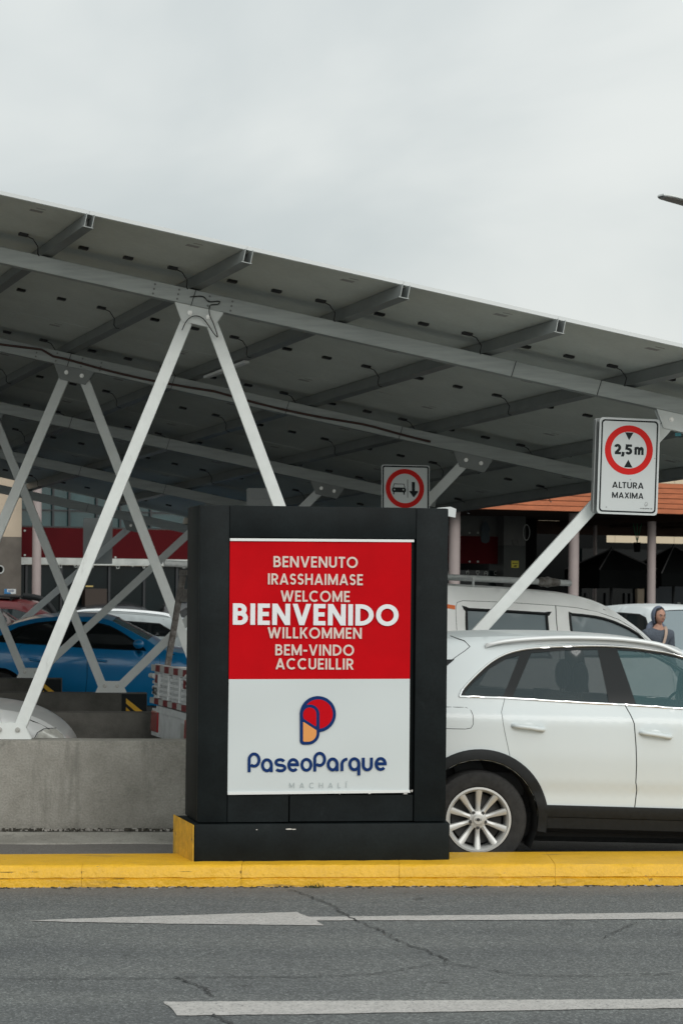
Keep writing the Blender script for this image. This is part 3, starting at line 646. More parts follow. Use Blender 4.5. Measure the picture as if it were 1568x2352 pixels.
obj('sunlit_flange_strip', MB().bar(rooft(474, 866), rooft(566, 831), .06, .025), ALU_W, cn, bevel=.004)  # white strip stands in for sunlight on the purlin flange
st0 = at(1549, 1002, 17.205); obj('sticker', MB().box(st0.x, st0.x + .05, st0.y - .002, st0.y, st0.z, st0.z + .028), TEALS, cn)
# slack conduit along the second rafter, loose wires at the front gusset
pts = []
for i in range(60):
    X = -4.2 + i * .11; z = beam_top(1, X) - .06 - .030 * abs(math.sin(i * .075 * math.pi)) + (.05 if i < 26 else 0) * math.exp(-((i - 26) / 6) ** 2)
    pts.append(fpt(1, X, z) - Vector((0, .085, 0)))
obj('conduit', MB().tube(pts, .0115, 7), HOSE, cn, smooth=60)
def gw(dx, dz): return fpt(0, -1.147 + dx, beam_top(0, -1.147) - BH + dz) - Vector((0, .078, 0))
def spline(ps, n=6):
    o = []
    for i in range(len(ps) - 1):
        a, b, c, d = ps[max(i - 1, 0)], ps[i], ps[i + 1], ps[min(i + 2, len(ps) - 1)]
        for k in range(n):
            t = k / n; o.append(.5 * ((2 * b) + (c - a) * t + (2 * a - 5 * b + 4 * c - d) * t * t + (3 * b - a - 3 * c + d) * t ** 3))
    return o + [ps[-1]]
obj('cable', MB().tube(spline([gw(-.13, -.19), gw(-.09, -.11), gw(-.03, -.075), gw(.04, -.10), gw(.12, -.21), gw(.15, -.235), gw(.12, -.14), gw(.085, -.06), gw(.09, .01), gw(.15, .02), gw(.16, .045), gw(.08, .04), gw(.03, .08), gw(-.07, .075)]), .0042, 6), CABLE, cn, smooth=60)

# ------------------------------------------------------------------ low concrete walls under the frames
WALLL = ['pale concrete low wall carrying the front struts, beside the black pillar', 'dark concrete low wall behind the silver car bonnet', 'weathered concrete low wall with a striped end, in front of the blue car', 'farther concrete low wall with a striped end, below the blue car doors', 'shaded concrete low wall farthest back under the canopy']
for n in range(5):
    x0, x1 = (-9.5, .72) if n == 0 else (-8.2, .68)
    zl = min(lot_z(fpt(n, x, 0).x, fpt(n, x, 0).y) for x in (x0, x1)) - .25
    mb = MB(); f = Vector((.07, -1, 0)).normalized() * .14
    mb.poly([fpt(n, x0, zl) + f, fpt(n, x1, zl) + f, fpt(n, x1, zl) - f, fpt(n, x0, zl) - f], (0, 0, .755 - zl))
    wl = thing('low_wall', WALLL[n], 'wall', tuple(fpt(n, (x0 + x1) / 2, zl)), 0, 'low walls under the canopy frames')
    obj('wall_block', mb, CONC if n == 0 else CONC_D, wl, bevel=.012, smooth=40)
    if n:
        hz = Plane(fpt(n, x1 - .28, .30) + f, Vector((1, .07, 0)))
        mb = MB()
        hz.poly(mb, [(0, 0), (.283, 0), (.283, .448), (0, .448)], .003); obj('hazard_plate', mb, SIGNK, wl)
        mb = MB(); hz.poly(mb, [(.03, .22), (.03, .06), (.2, -.0), (.283, .0), (.283, .02)][:0] or [(.05, .30), (.05, .12), (.24, 0), (.24, .12)], .0045)
        hz.poly(mb, [(.05, .40), (.05, .34), (.24, .18), (.24, .25)], .0045)
        obj('hazard_stripe', mb, YELLOW, wl)
# stone left on the front wall
mb = MB().ball(at(8, 1690, 16.98), .028, .03, .018, 9, 6)
tag(obj('stone', mb, CONC, smooth=70), 'small stone lying on the wall top beside the front base plate', 'stone')
# ------------------------------------------------------------------ vehicles
def interp(x, T):
    if x <= T[0][0]: return T[0][1]
    for a, b in zip(T[:-1], T[1:]):
        if x <= b[0]: return a[1] + (b[1] - a[1]) * (x - a[0]) / (b[0] - a[0])
    return T[-1][1]
def inside(p, poly):
    x, y = p; c = False; n = len(poly); j = n - 1
    for i in range(n):
        a, b = poly[i], poly[j]
        if (a[1] > y) != (b[1] > y) and x < (b[0] - a[0]) * (y - a[1]) / (b[1] - a[1]) + a[0]: c = not c
        j = i
    return c
def segd(p, a, b):
    dx, dy = b[0] - a[0], b[1] - a[1]; l = dx * dx + dy * dy
    k = 0 if l == 0 else max(0, min(1, ((p[0] - a[0]) * dx + (p[1] - a[1]) * dy) / l))
    return math.hypot(p[0] - a[0] - k * dx, p[1] - a[1] - k * dy)
def smooth2(pts, n=5, corners=()):
    out = []; m = len(pts)
    for i in range(m - 1):
        p0 = pts[i - 1] if i > 0 and i not in corners else pts[i]; p1, p2 = pts[i], pts[i + 1]
        p3 = pts[i + 2] if i + 2 < m and (i + 1) not in corners else pts[i + 1]
        for k in range(n):
            t = k / n
            out.append(tuple(.5 * (2 * p1[q] + (p2[q] - p0[q]) * t + (2 * p0[q] - 5 * p1[q] + 4 * p2[q] - p3[q]) * t * t + (3 * p1[q] - p0[q] - 3 * p2[q] + p3[q]) * t ** 3) for q in (0, 1)))
    return out + [tuple(pts[-1])]
def resample(poly, d, closed=True):
    out = []; n = len(poly)
    for i in range(n if closed else n - 1):
        a, b = poly[i], poly[(i + 1) % n]; l = math.hypot(b[0] - a[0], b[1] - a[1]); k = max(1, int(math.ceil(l / d)))
        out += [(a[0] + (b[0] - a[0]) * j / k, a[1] + (b[1] - a[1]) * j / k) for j in range(k)]
    return out if closed else out + [poly[-1]]
def inset(poly, d):
    n = len(poly); A = sum(poly[i][0] * poly[(i + 1) % n][1] - poly[(i + 1) % n][0] * poly[i][1] for i in range(n)); s_ = 1 if A > 0 else -1; out = []
    for i in range(n):
        a, b, c = poly[i - 1], poly[i], poly[(i + 1) % n]
        d0 = (b[0] - a[0], b[1] - a[1]); d1 = (c[0] - b[0], c[1] - b[1]); l0 = math.hypot(*d0) or 1; l1 = math.hypot(*d1) or 1
        n0 = (-d0[1] / l0 * s_, d0[0] / l0 * s_); n1 = (-d1[1] / l1 * s_, d1[0] / l1 * s_); m = (n0[0] + n1[0], n0[1] + n1[1]); k = m[0] * n0[0] + m[1] * n0[1]
        k = max(k, .5); out.append((b[0] + m[0] * d / k, b[1] + m[1] * d / k))
    return out
class Skin:
    """the curved side surface of a car: half width as a function of length and height"""
    def __init__(s, W, sect, chain, rr=.07, ends=((-.9, .5, .12), (3.4, .8, .25)), crease=()):
        s.W, s.sect, s.chain, s.rr, s.ends, s.crease = W, sect, chain, rr, ends, crease
    def w(s, x, z, off=0):
        h = s.W * interp(z, s.sect)
        (xr, lr, kr), (xf, lf, kf) = s.ends
        if x < xr + lr: h -= kr * ((xr + lr - x) / lr) ** 2.6
        if x > xf - lf: h -= kf * ((x - xf + lf) / lf) ** 2.6
        d = min(segd((x, z), a, b) for a, b in zip(s.chain[:-1], s.chain[1:]))
        if d < s.rr: h -= s.rr * (1 - math.sqrt(max(0, 1 - ((s.rr - d) / s.rr) ** 2)))
        return h + off
    def panel(s, mb, poly, holes=(), step=.07, off=0.0, sides=(-1, 1)):
        """fill an outline (with holes) in the side plane and lift it on to the surface"""
        poly = resample(poly, step); holes = [resample(h, step) for h in holes]
        vs = []; es = []
        for lp in [poly] + holes:
            o = len(vs); vs += [Vector(p) for p in lp]; es += [(o + i, o + (i + 1) % len(lp)) for i in range(len(lp))]
        x0, x1 = min(p[0] for p in poly), max(p[0] for p in poly); z0, z1 = min(p[1] for p in poly), max(p[1] for p in poly)
        x = x0 + step * .5; r = 0
        allb = [poly] + holes
        while x < x1:
            z = z0 + step * (.5 if r % 2 else .2)
            while z < z1:
                if inside((x, z), poly) and not any(inside((x, z), h) for h in holes) and min(segd((x, z), l[i], l[(i + 1) % len(l)]) for l in allb for i in range(len(l))) > step * .35: vs.append(Vector((x, z)))
                z += step
            x += step * .87; r += 1
        V, _, F_, *_r = delaunay_2d_cdt(vs, es, [], 0, 1e-6)
        ys = [s.w(v[0], v[1], off) for v in V]
        keep = []
        for f in F_:
            c = (sum(V[i][0] for i in f) / len(f), sum(V[i][1] for i in f) / len(f))
            if inside(c, poly) and not any(inside(c, h) for h in holes): keep.append(f)
        for sd_ in sides: mb.add([(v[0], y * sd_, v[1]) for v, y in zip(V, ys)], keep)
        return mb
    def line(s, mb, pts, r, off=0, sides=(-1, 1), n=6, d=.05):
        pts = resample(pts, d, False)
        for sd_ in sides: mb.tube([(x, s.w(x, z, off) * sd_, z) for x, z in pts], r, n)
        return mb
def bridge(mb, sk, pts, crown=.05, off=0, n=14, inner=1.0):
    """surface across the car between the two side outlines, crowned along its outward normal"""
    rows = []
    for i, (x, z) in enumerate(pts):
        a, b = pts[max(i - 1, 0)], pts[min(i + 1, len(pts) - 1)]; dx, dz = b[0] - a[0], b[1] - a[1]; l = math.hypot(dx, dz) or 1; nx, nz = -dz / l, dx / l
        w_ = sk.w(x, z) * inner; rows.append([(x + nx * (crown * (1 - abs(k) ** 2.4) + off), w_ * k, z + nz * (crown * (1 - abs(k) ** 2.4) + off)) for k in [-1 + 2 * j / n for j in range(n + 1)]])
    return mb.grid(rows)
def arch(cx, cz, r, a0, a1, n=16): return [(cx + r * math.cos(math.radians(a0 + (a1 - a0) * i / n)), cz + r * math.sin(math.radians(a0 + (a1 - a0) * i / n))) for i in range(n + 1)]
def wheel(parent, x, y, r, sd_, wd=.22, spokes=10, rim=.665, detail=True):
    c = (x, y, r); ax = (0, sd_, 0)
    t = MB().lathe([(r * rim, -wd), (r * .93, -wd), (r, -wd + .03), (r, -.025), (r * .975, -.006), (r * .93, 0), (r * .80, .006), (r * rim + .012, 0), (r * rim, -.012), (r * rim, -.06)], c, ax, 56)
    wh = obj('wheel', t, TYRE, parent, local=True, smooth=35)
    m = MB(); R_ = r * rim
    m.lathe([(R_ + .001, -.010), (R_ + .002, .003), (R_ - .012, .004), (R_ - .02, -.004), (R_ - .03, -.02), (R_ - .034, -.10), (R_ - .03, -.18)], c, ax, 56)
    cc = Vector(c); A = Vector(ax)
    if detail:
        m.lathe([(.0005, -.016), (.032, -.018), (.036, -.022), (.06, -.026), (.07, -.045), (.07, -.08)], c, ax, 28)
        for k in range(spokes):
            t_ = math.pi / 2 + 2 * math.pi * k / spokes; dr = Vector((math.cos(t_), 0, math.sin(t_))); tn = Vector((-math.sin(t_), 0, math.cos(t_)))
            def sp(rad, hw, h): return [cc + dr * rad + tn * hw + A * h, cc + dr * rad - tn * hw + A * h]
            prof = [(.05, .016, -.030), (.085, .0135, -.036), (.13, .0165, -.030), (R_ - .06, .0195, -.018), (R_ - .018, .022, -.008)]
            for sgn in (1, -1):
                rows = []
                for rad, hw, h in prof:
                    e0 = cc + dr * rad + A * (h + .006); e1 = cc + dr * rad + tn * hw * sgn + A * h; e2 = cc + dr * rad + tn * (hw + .004) * sgn + A * (h - .03)
                    rows.append([e0, e0.lerp(e1, .75), e1, e2])
                m.grid(rows)
        rm = obj('rim', m, RIM, wh, local=True, smooth=38)
        for k in range(5):
            t_ = math.pi / 2 + 2 * math.pi * (k + .5) / 5; p = cc + Vector((math.cos(t_), 0, math.sin(t_))) * .056 + A * -.030; obj('lug_nut', MB().cyl(p, p + A * .006, .013, 10), RIMD, wh, local=True)
        p = cc + A * -.016; m = MB(); m.cyl(p - A * .004, p + A * .002, .012, 20)
        for k in (-1.5, -.5, .5, 1.5):           # interlocking rings on the hub cap
            q = cc + Vector((k * .0105, 0, 0)) + A * -.0145; m.lathe([(.006, 0), (.008, 0), (.008, .0016), (.006, .0016)], q, ax, 14, True)
        obj('hub_cap', m, RIMD, wh, local=True, smooth=40)
        m = MB().lathe([(.06, -.11), (R_ - .05, -.11), (R_ - .05, -.13), (.06, -.13)], c, ax, 32, True); obj('brake_disc', m, RIMD, wh, local=True, smooth=40)
    else:
        m.lathe([(.0005, -.02), (.05, -.024), (.06, -.03)], c, ax, 20)
        for k in range(spokes):
            t_ = math.pi / 2 + 2 * math.pi * k / spokes; dr = Vector((math.cos(t_), 0, math.sin(t_))); m.bar(cc + dr * .04 + A * -.034, cc + dr * (R_ - .015) + A * -.026, .03, .018, up=(0, 1, 0))
        obj('rim', m, RIM, wh, local=True, smooth=40)
    m = MB().lathe([(.0005, -.16), (R_, -.16)], c, ax, 24); obj('wheel_dish', m, CABIN, wh, local=True)
    return wh
def well(mb, x, r, y0, y1):
    """dark liner inside a wheel arch, both sides"""
    for s_ in (-1, 1):
        rows = [[(x + r * math.cos(a), s_ * y0, r * .0 + cz + r * math.sin(a)), (x + r * math.cos(a), s_ * y1, cz + r * math.sin(a)), (x, s_ * y1, cz)] for cz in (.34,) for a in [math.pi * (k / 14 * 1.3 - .15) for k in range(15)]]
        mb.grid(rows)
def seat(mb, x, y, w_=.25, zt=1.0):
    mb.poly([(x - .02, y - w_, .42), (x + .5, y - w_, .46), (x + .5, y - w_, .60), (x + .12, y - w_, .60), (x - .12, y - w_, zt + .1), (x - .24, y - w_, zt + .1), (x - .20, y - w_, .6)], (0, 2 * w_, 0))
def headrest(mb, x, y, z): mb.ball((x, y, z), .055, .14, .115, 14, 10); mb.cyl((x, y - .06, z - .2), (x, y - .06, z), .008, 6); mb.cyl((x, y + .06, z - .2), (x, y + .06, z), .008, 6)

def car(name, label, cat, loc, yaw, pitch, paint, S, group=None):
    """S: spec with chain, tags, sect, W, wheels (rear x, front x, radius), sill, dlo, panes, doors ..."""
    root = thing(name, label, cat, loc, 0, group); root.rotation_euler = (0, pitch, yaw)
    ch = smooth2(S['chain'], 5, S.get('corners', ()))
    def sub(i0, i1): return ch[i0 * 5: i1 * 5 + 1]
    sk = Skin(S['W'], S['sect'], ch, S.get('rr', .08), S['ends'])
    xr, xf, R = S['wheels']; sill = S['sill']; ra = S.get('ra', R + .075)
    low = [(ch[-1][0], sill)] if abs(ch[-1][1] - sill) > .01 else []
    def arcpts(x): a = math.degrees(math.asin(max(-.9, min(.9, (sill - R) / ra)))); return arch(x, R, ra, a, 180 - a)
    side = ch + low + arcpts(xf) + arcpts(xr) + ([(ch[0][0], sill)] if abs(ch[0][1] - sill) > .01 else [])
    dlo = S.get('dlo'); holes = [dlo] if dlo else []
    doors = S.get('doors', []); st = S.get('step', .075)
    body = sk.panel(MB(), side, holes + doors, st)
    for i0, i1, tg in S['top']:
        if tg == 'body': bridge(body, sk, sub(i0, i1), S.get('crown', .05))
    bo = obj('body', body, paint, root, local=True, smooth=50)
    for i0, i1, tg in S['top']:
        if tg != 'body':
            pts = sub(i0, i1); g = obj(tg, bridge(MB(), sk, pts, S.get('crown', .05), -.006, 14, .97), S.get('wglass', GLASS_C), root, local=True, smooth=60)
            fr_ = MB(); 
            for k in (-1, 1): fr_.grid([[(x, sk.w(x, z) * k * (.90 if q else 1.0), z + (.0 if q else -.002)) for q in (0, 1)] for x, z in pts])
            obj('window_frame', fr_, paint, g, local=True, smooth=60)
    for dpoly in doors:
        dd = obj('door', sk.panel(MB(), inset(dpoly, .0035), (), st, 0, (-1,)), paint, root, local=True, smooth=50)
        hx = S.get('handles', {}).get(doors.index(dpoly))
        d2 = obj('door', sk.panel(MB(), inset(dpoly, .0035), (), st, 0, (1,)), paint, root, local=True, smooth=50)
        if hx:
            for par, s_ in ((dd, -1), (d2, 1)):
                x0, x1, z0, z1 = hx; mb = MB(); w0 = sk.w((x0 + x1) / 2, (z0 + z1) / 2)
                pts = [(x0, w0 - .002, z1), (x0 + .012, w0 + .022, z1), (x0 + .05, w0 + .034, z1 * .8 + z0 * .2), ((x0 + x1) / 2, w0 + .036, (z0 + z1) / 2 + .002), (x1 - .04, w0 + .032, z0 * .8 + z1 * .2), (x1 - .006, w0 + .02, z0), (x1, w0 - .002, z0)]
                mb.tube(spline([Vector((a, b * s_, c)) for a, b, c in pts], 3), .0165, 8, None); 
                for p in mb.v: p.y = p.y
                obj('handle', mb, paint, par, local=True, smooth=60)
                mb = MB().ball(((x0 + x1) / 2, (w0 - .006) * s_, (z0 + z1) / 2 + .006), .062, .0085, .036, 18, 10); obj('handle_recess', mb, paint, par, local=True, smooth=60)
    # inner shell so that gaps read dark
    inn = sk.panel(MB(), inset(side, .03), holes, .14, -.035); 
    well(inn, xr, ra - .004, sk.w(xr, .6) - .01, sk.w(xr, .6) - .32); well(inn, xf, ra - .004, sk.w(xf, .6) - .01, sk.w(xf, .6) - .32)
    x0, x1 = ch[0][0] + .06, ch[-1][0] - .06; inn.box(x0, x1, -S['W'] + .32, S['W'] - .32, sill - .02, sill + .12)
    obj('cabin', inn, CABIN, root, local=True)
    if dlo:
        
        for s_ in (-1, 1): obj('window_trim', sk.panel(MB(), dlo, S['panes'], st, -.004, (s_,)), S.get('trim', GLOSSK), root, local=True, smooth=60)
        for k, p in enumerate(S['panes']):
            for s_ in (-1, 1): obj('window', sk.panel(MB(), inset(p, -.004), (), .1, -.009, (s_,)), S.get('glass', [GLASS_T] * 9)[k], root, local=True, smooth=60)
        if S.get('chrome'):
            for s_ in (-1, 1): obj('chrome_trim', sk.line(MB(), dlo + dlo[:1], .0085, .003, (s_,)), CHROME, root, local=True, smooth=60)
    for x, sd_ in ((xr, -1), (xr, 1), (xf, -1), (xf, 1)): wheel(root, x, (sk.w(x, .6) - .012) * sd_, R, sd_, detail=S.get('detail', False), spokes=10 if S.get('detail') else 7)
    return root, sk, ch

SATIN = mat('satin_rail', (.66, .68, .68), .42, metal=.25)
# white SUV in the lane behind the kerb
suv_chain = [(-.80, .34), (-.87, .50), (-.885, .72), (-.85, .92), (-.82, 1.06), (-.56, 1.50), (-.60, 1.575), (-.30, 1.608), (.20, 1.638), (.70, 1.646), (1.15, 1.625), (1.50, 1.568), (2.30, 1.10), (2.6, 1.05), (2.98, .98), (3.22, .90), (3.38, .78), (3.44, .62), (3.44, .46), (3.40, .32)]
SECT = [(.2, .90), (.36, .945), (.45, .968), (.575, .966), (.60, .985), (.8, 1.0), (1.06, .992), (1.09, .985), (1.12, .96), (1.24, .91), (1.4, .815), (1.55, .72), (1.66, .66)]
dlo = [(-.155, 1.211)] + smooth2([(-.137, 1.252), (-.052, 1.34), (.073, 1.447), (.197, 1.514), (.344, 1.552), (.538, 1.571), (.733, 1.583), (.927, 1.588), (1.108, 1.582), (1.287, 1.563), (1.406, 1.545), (1.62, 1.485), (1.85, 1.36), (2.16, 1.155)], 3) + [(1.86, 1.145), (1.449, 1.164), (1.249, 1.173), (1.028, 1.182), (.653, 1.19), (.416, 1.199), (.167, 1.208)]
panes = [[(-.122, 1.232), (-.099, 1.220), (.160, 1.221), (.292, 1.508), (.194, 1.480), (.07, 1.410), (-.054, 1.305)],
         [(.225, 1.217), (.416, 1.206), (.915, 1.194), (.863, 1.562), (.621, 1.552), (.378, 1.526)],
         [(1.111, 1.181), (1.45, 1.173), (1.80, 1.157), (1.80, 1.372), (1.60, 1.472), (1.483, 1.509), (1.344, 1.537), (1.165, 1.556), (1.006, 1.562)]]
rdoor = [(.167, 1.206), (.139, 1.109), (.150, 1.03), (.164, .965), (.185, .88), (.205, .795), (.30, .70), (.37, .59), (.41, .45), (1.112, .44), (1.124, .576), (1.112, .635), (1.112, .76), (1.104, .894), (1.088, 1.051), (1.065, 1.11), (1.028, 1.180), (.653, 1.188), (.416, 1.197)]
fdoor = [(1.028, 1.180), (1.065, 1.11), (1.088, 1.051), (1.104, .894), (1.112, .76), (1.112, .635), (1.124, .576), (1.112, .44), (2.02, .44), (2.10, .60), (2.12, .8), (2.10, .95), (2.02, 1.05), (1.98, 1.135), (1.86, 1.143), (1.449, 1.162), (1.249, 1.171)]
SUVY = math.radians(4.5)
suv, sk, ch = car('parked_suv', 'clean white SUV with silver spoked wheel and black arches behind the yellow kerb', 'suv', (.975 - math.sin(SUVY) * .92, 15.02 + .92 * math.cos(SUVY), 0), SUVY, .02, CARW,
    dict(chain=suv_chain, corners=(4, 5, 6, 11, 12), top=[(0, 4, 'body'), (4, 5, 'rear_window'), (5, 11, 'body'), (11, 12, 'windshield'), (12, 19, 'body')], W=.92, sect=SECT, rr=.07, crown=.034,
         ends=((-.89, .62, .16), (3.44, .95, .27)), wheels=(0, 2.65, .345), sill=.36, ra=.425, dlo=dlo, panes=panes, doors=[rdoor, fdoor], handles={0: (.223, .438, .995, 1.018), 1: (1.136, 1.347, .964, .990)},
         glass=[GLASS_T, GLASS_T, GLASS_C], chrome=True, detail=True, step=.05))
# black cladding: arches, sills
for cx in (0, 2.65):
    for s_ in (-1, 1):
        rows = []
        for k in range(41):
            a = math.radians(-10 + 200 * k / 40); row = []
            for r_, off in ((.424, -.05), (.424, .010), (.428, .016), (.46, .017), (.492, .013), (.498, .006), (.499, -.006)):
                x, z = cx + r_ * math.cos(a), .348 + r_ * math.sin(a); row.append((x, (sk.w(x, max(z, .3)) + off) * s_, z))
            rows.append(row)
        obj('wheel_arch_trim', MB().grid(rows), TRIMK, suv, local=True, smooth=40)
mb = MB(); rows = []
for s_ in (-1, 1):
    rows = []
    for i in range(25):
        x = .425 + i * (2.22 - .425) / 24; z = .460 - .012 * i / 24; wv = sk.w(x, .46)
        rows.append([(x, s_ * (wv - .01), z + .004), (x, s_ * (wv + .012), z), (x, s_ * (wv + .013), z - .03), (x, s_ * (wv - .006), z - .082), (x, s_ * (wv - .014), z - .088), (x, s_ * (wv - .03), z - .165), (x, s_ * (wv - .10), z - .20), (x, s_ * .3, z - .20)])
    mb.grid(rows)
obj('sill_trim', mb, TRIMK, suv, local=True, smooth=30)
for s_ in (-1, 1):                               # roof rails, fuel flap seam, tail lamp, mirrors
    pr = smooth2([(.045, 1.583), (.145, 1.614), (.328, 1.640), (.571, 1.658), (.814, 1.664), (1.057, 1.658), (1.297, 1.630), (1.413, 1.590), (1.50, 1.55)], 4)
    mb = MB(); rows = []
    for i, (x, z) in enumerate(pr):
        k = math.sin(math.pi * min(1, max(.0, min(i, len(pr) - 1 - i) / 4)) / 2) * .8 + .2; y = .665 - .012 * (z - 1.6) * 10
        rows.append([(x, s_ * (y + .016 * k), z - .030), (x, s_ * (y + .020 * k), z - .020 * k - .003), (x, s_ * (y + .017 * k), z - .008 * k), (x, s_ * (y + .008), z), (x, s_ * (y - .012 * k), z - .002), (x, s_ * (y - .018 * k), z - .018), (x, s_ * (y - .020 * k), z - .06)])
    mb.grid(rows); obj('roof_rail', mb, SATIN, suv, local=True, smooth=50)
    fl = [(-.36, 1.135), (-.11, 1.135), (-.075, 1.115), (-.062, 1.08), (-.060, 1.02), (-.075, .993), (-.115, .985), (-.36, .985)]
mb = MB(); sk.line(mb, fl, .0024, -.0006, (-1,), 5, .02); obj('fuel_flap_gap', mb, SEAM, suv, local=True)
mb = MB(); tg_ = [(-.31, 1.36), (-.256, 1.421), (-.17, 1.483), (-.10, 1.53), (-.063, 1.560), (-.10, 1.60), (-.2, 1.632)]; sk.line(mb, tg_, .0028, -.0004, (-1, 1), 5, .02); obj('tailgate_gap', mb, SEAM, suv, local=True)
mb = MB(); sk.panel(mb, [(-.36, 1.30), (-.255, 1.405), (-.178, 1.468), (-.30, 1.462), (-.42, 1.43), (-.5, 1.36)], (), .04, .004); obj('rear_side_glass', mb, GLOSSK, suv, local=True, smooth=50)
mb = MB(); sk.panel(mb, [(-.40, .92), (-.40, 1.06), (-.62, 1.08), (-.80, 1.02), (-.80, .93)], (), .05, .006); obj('tail_lamp', mb, LAMPRED, suv, local=True, smooth=50)
mb = MB(); sk.panel(mb, [(2.95, .80), (3.05, .93), (3.25, .86), (3.36, .76), (3.30, .72)], (), .04, .006); obj('headlight', mb, LAMPCLR, suv, local=True, smooth=50)
for s_ in (-1, 1):
    mb = MB().ball((1.93, s_ * 1.0, 1.16), .09, .10, .075, 14, 10); mb.bar((1.93, s_ * .86, 1.13), (1.93, s_ * .97, 1.14), .06, .04); obj('mirror', mb, CARW, suv, local=True, smooth=60)
for y in (-.36, .36):
    mb = MB(); seat(mb, .86, y, .24, 1.12); headrest(mb, .80, y, 1.345); obj('front_seat', mb, SEAT, suv, local=True, bevel=.03, seg=3, smooth=50)
mb = MB(); mb.poly([(-.10, -.62, .5), (.36, -.62, .5), (.36, -.62, .66), (.08, -.62, .66), (-.16, -.62, 1.12), (-.26, -.62, 1.12)], (0, 1.24, 0))
for y in (-.40, .40): headrest(mb, -.18, y, 1.24)
obj('rear_seat', mb, SEAT, suv, local=True, bevel=.03, smooth=50)
mb = MB().poly([(1.75, -.72, .7), (2.2, -.72, .8), (2.25, -.72, 1.08), (1.85, -.72, 1.10), (1.7, -.72, 1.0)], (0, 1.44, 0)); mb.lathe([(.17, -.012), (.185, 0), (.17, .012), (.155, 0)], (1.62, .36, 1.07), (-.9, 0, .42), 28, True); mb.cyl((1.62, .36, 1.07), (1.8, .36, .98), .03, 8)
obj('dashboard', mb, CABIN, suv, local=True, bevel=.0)

mb = MB().box(-.55, 3.1, -.62, .62, .17, .42); obj('underbody_shade_box', mb, TRIMK, suv, local=True, bevel=.04)  # low dark box added to blacken the shade beneath the car
# generic saloon / hatchback / estate outlines
def hatch(roofz=1.42, L=(-.85, 3.35)):
    r = roofz
    return dict(chain=[(-.70, .32), (-.80, .55), (-.78, .80), (-.72, .98), (-.38, 1.10), (.053, r - .145), (.292, r - .07), (.54, r - .030), (.80, r - .010), (1.20, r - .008), (1.40, r - .05), (1.90, 1.135), (2.12, 1.02), (2.55, .96), (2.95, .86), (3.22, .72), (3.32, .56), (3.28, .30)],
        corners=(3, 4, 5, 10, 11), top=[(0, 4, 'body'), (4, 5, 'rear_window'), (5, 10, 'body'), (10, 11, 'windshield'), (11, 17, 'body')], W=.88,
        sect=[(.2, .92), (.5, .985), (.75, 1.0), (.86, .995), (.88, .985), (.98, .962), (1.0, .94), (1.4, .71), (1.5, .64)], rr=.06, crown=.05, ends=((-.80, .7, .18), (3.32, .9, .28)),
        wheels=(-.06, 2.55, .315), sill=.26, ra=.375,
        dlo=[(-.22, 1.045), (-.08, 1.12), (.003, 1.165), (.14, 1.243), (.38, 1.312), (.625, 1.345), (.94, 1.352), (1.203, 1.348), (1.372, 1.312), (1.546, 1.234), (1.85, 1.055), (1.90, .995), (1.569, .997), (1.141, .998), (.629, 1.015), (.25, 1.018), (-.08, 1.028)],
        panes=[[(-.12, 1.045), (.25, 1.035), (.70, 1.03), (.735, 1.315), (.38, 1.29), (.14, 1.22), (-.02, 1.13)], [(.81, 1.025), (1.141, 1.012), (1.569, 1.01), (1.83, 1.01), (1.80, 1.05), (1.52, 1.22), (1.36, 1.29), (1.203, 1.322), (.86, 1.325)]],
        doors=[[(.25, 1.016), (.629, 1.013), (1.12, .996), (1.115, .8), (1.122, .6), (1.10, .32), (.36, .32), (.30, .55), (.17, .72), (.16, .9), (.2, 1.0)], [(1.12, .996), (1.569, .995), (2.02, .99), (2.09, .9), (2.10, .7), (2.05, .32), (1.10, .32), (1.122, .6), (1.115, .8)]],
        handles={0: (.34, .51, .805, .815), 1: (1.18, 1.37, .835, .845)}, glass=[GLASS_D, GLASS_D], wglass=GLASS_C, step=.085)
blue, bsk, _ = car('parked_car', 'bright blue coupe roofed car with dark windows behind the striped wall end', 'car', (-4.55, 29.6, lot_z(-4.0, 29.6)), 0, .033, CARBLUE, hatch())
for s_ in (-1, 1):
    mb = MB().ball((1.80, s_ * .93, 1.085), .075, .10, .062, 14, 10); mb.bar((1.78, s_ * .80, 1.03), (1.78, s_ * .90, 1.06), .05, .03); obj('mirror', mb, CARBLUE, blue, local=True, smooth=60)
mb = MB()
for y in (-.35, .35): seat(mb, .95, y, .22, .9); headrest(mb, .80, y, 1.14)
obj('front_seat', mb, SEAT, blue, local=True)
mb = MB(); bsk.panel(mb, [(2.75, .70), (2.85, .84), (3.1, .76), (3.22, .64), (3.1, .6)], (), .05, .005); obj('headlight', mb, LAMPCLR, blue, local=True, smooth=50)
# silver saloon: its bonnet shows over the front wall
S = hatch(1.40); S['chain'][11:] = [(1.62, 1.12), (2.05, .985), (2.45, .955), (2.72, .905), (2.93, .80), (3.06, .66), (3.08, .50), (3.04, .30)]
S['ends'] = ((-.80, .7, .18), (3.08, .95, .30)); S['wheels'] = (-.06, 2.35, .30); S['rr'] = .10; S['crown'] = .035
S['dlo'] = [(-.22, 1.035), (.14, 1.22), (.38, 1.30), (.80, 1.335), (1.203, 1.325), (1.40, 1.25), (1.56, 1.09), (1.60, .99), (.6, .99), (-.1, 1.0)]
S['panes'] = [[(-.12, 1.03), (.66, 1.01), (.70, 1.30), (.38, 1.275), (.14, 1.19)], [(.78, 1.01), (1.52, 1.01), (1.38, 1.22), (1.18, 1.30), (.82, 1.31)]]; S['doors'] = []; S['glass'] = [GLASS_D, GLASS_D]
silver, ssk, _ = car('parked_car', 'silver car showing only its rounded bonnet and clear headlight above the pale wall', 'car', (-2.675 - 2.72, 18.35, lot_z(-4, 18.4)), math.radians(5), .02, CARSILVER, S)
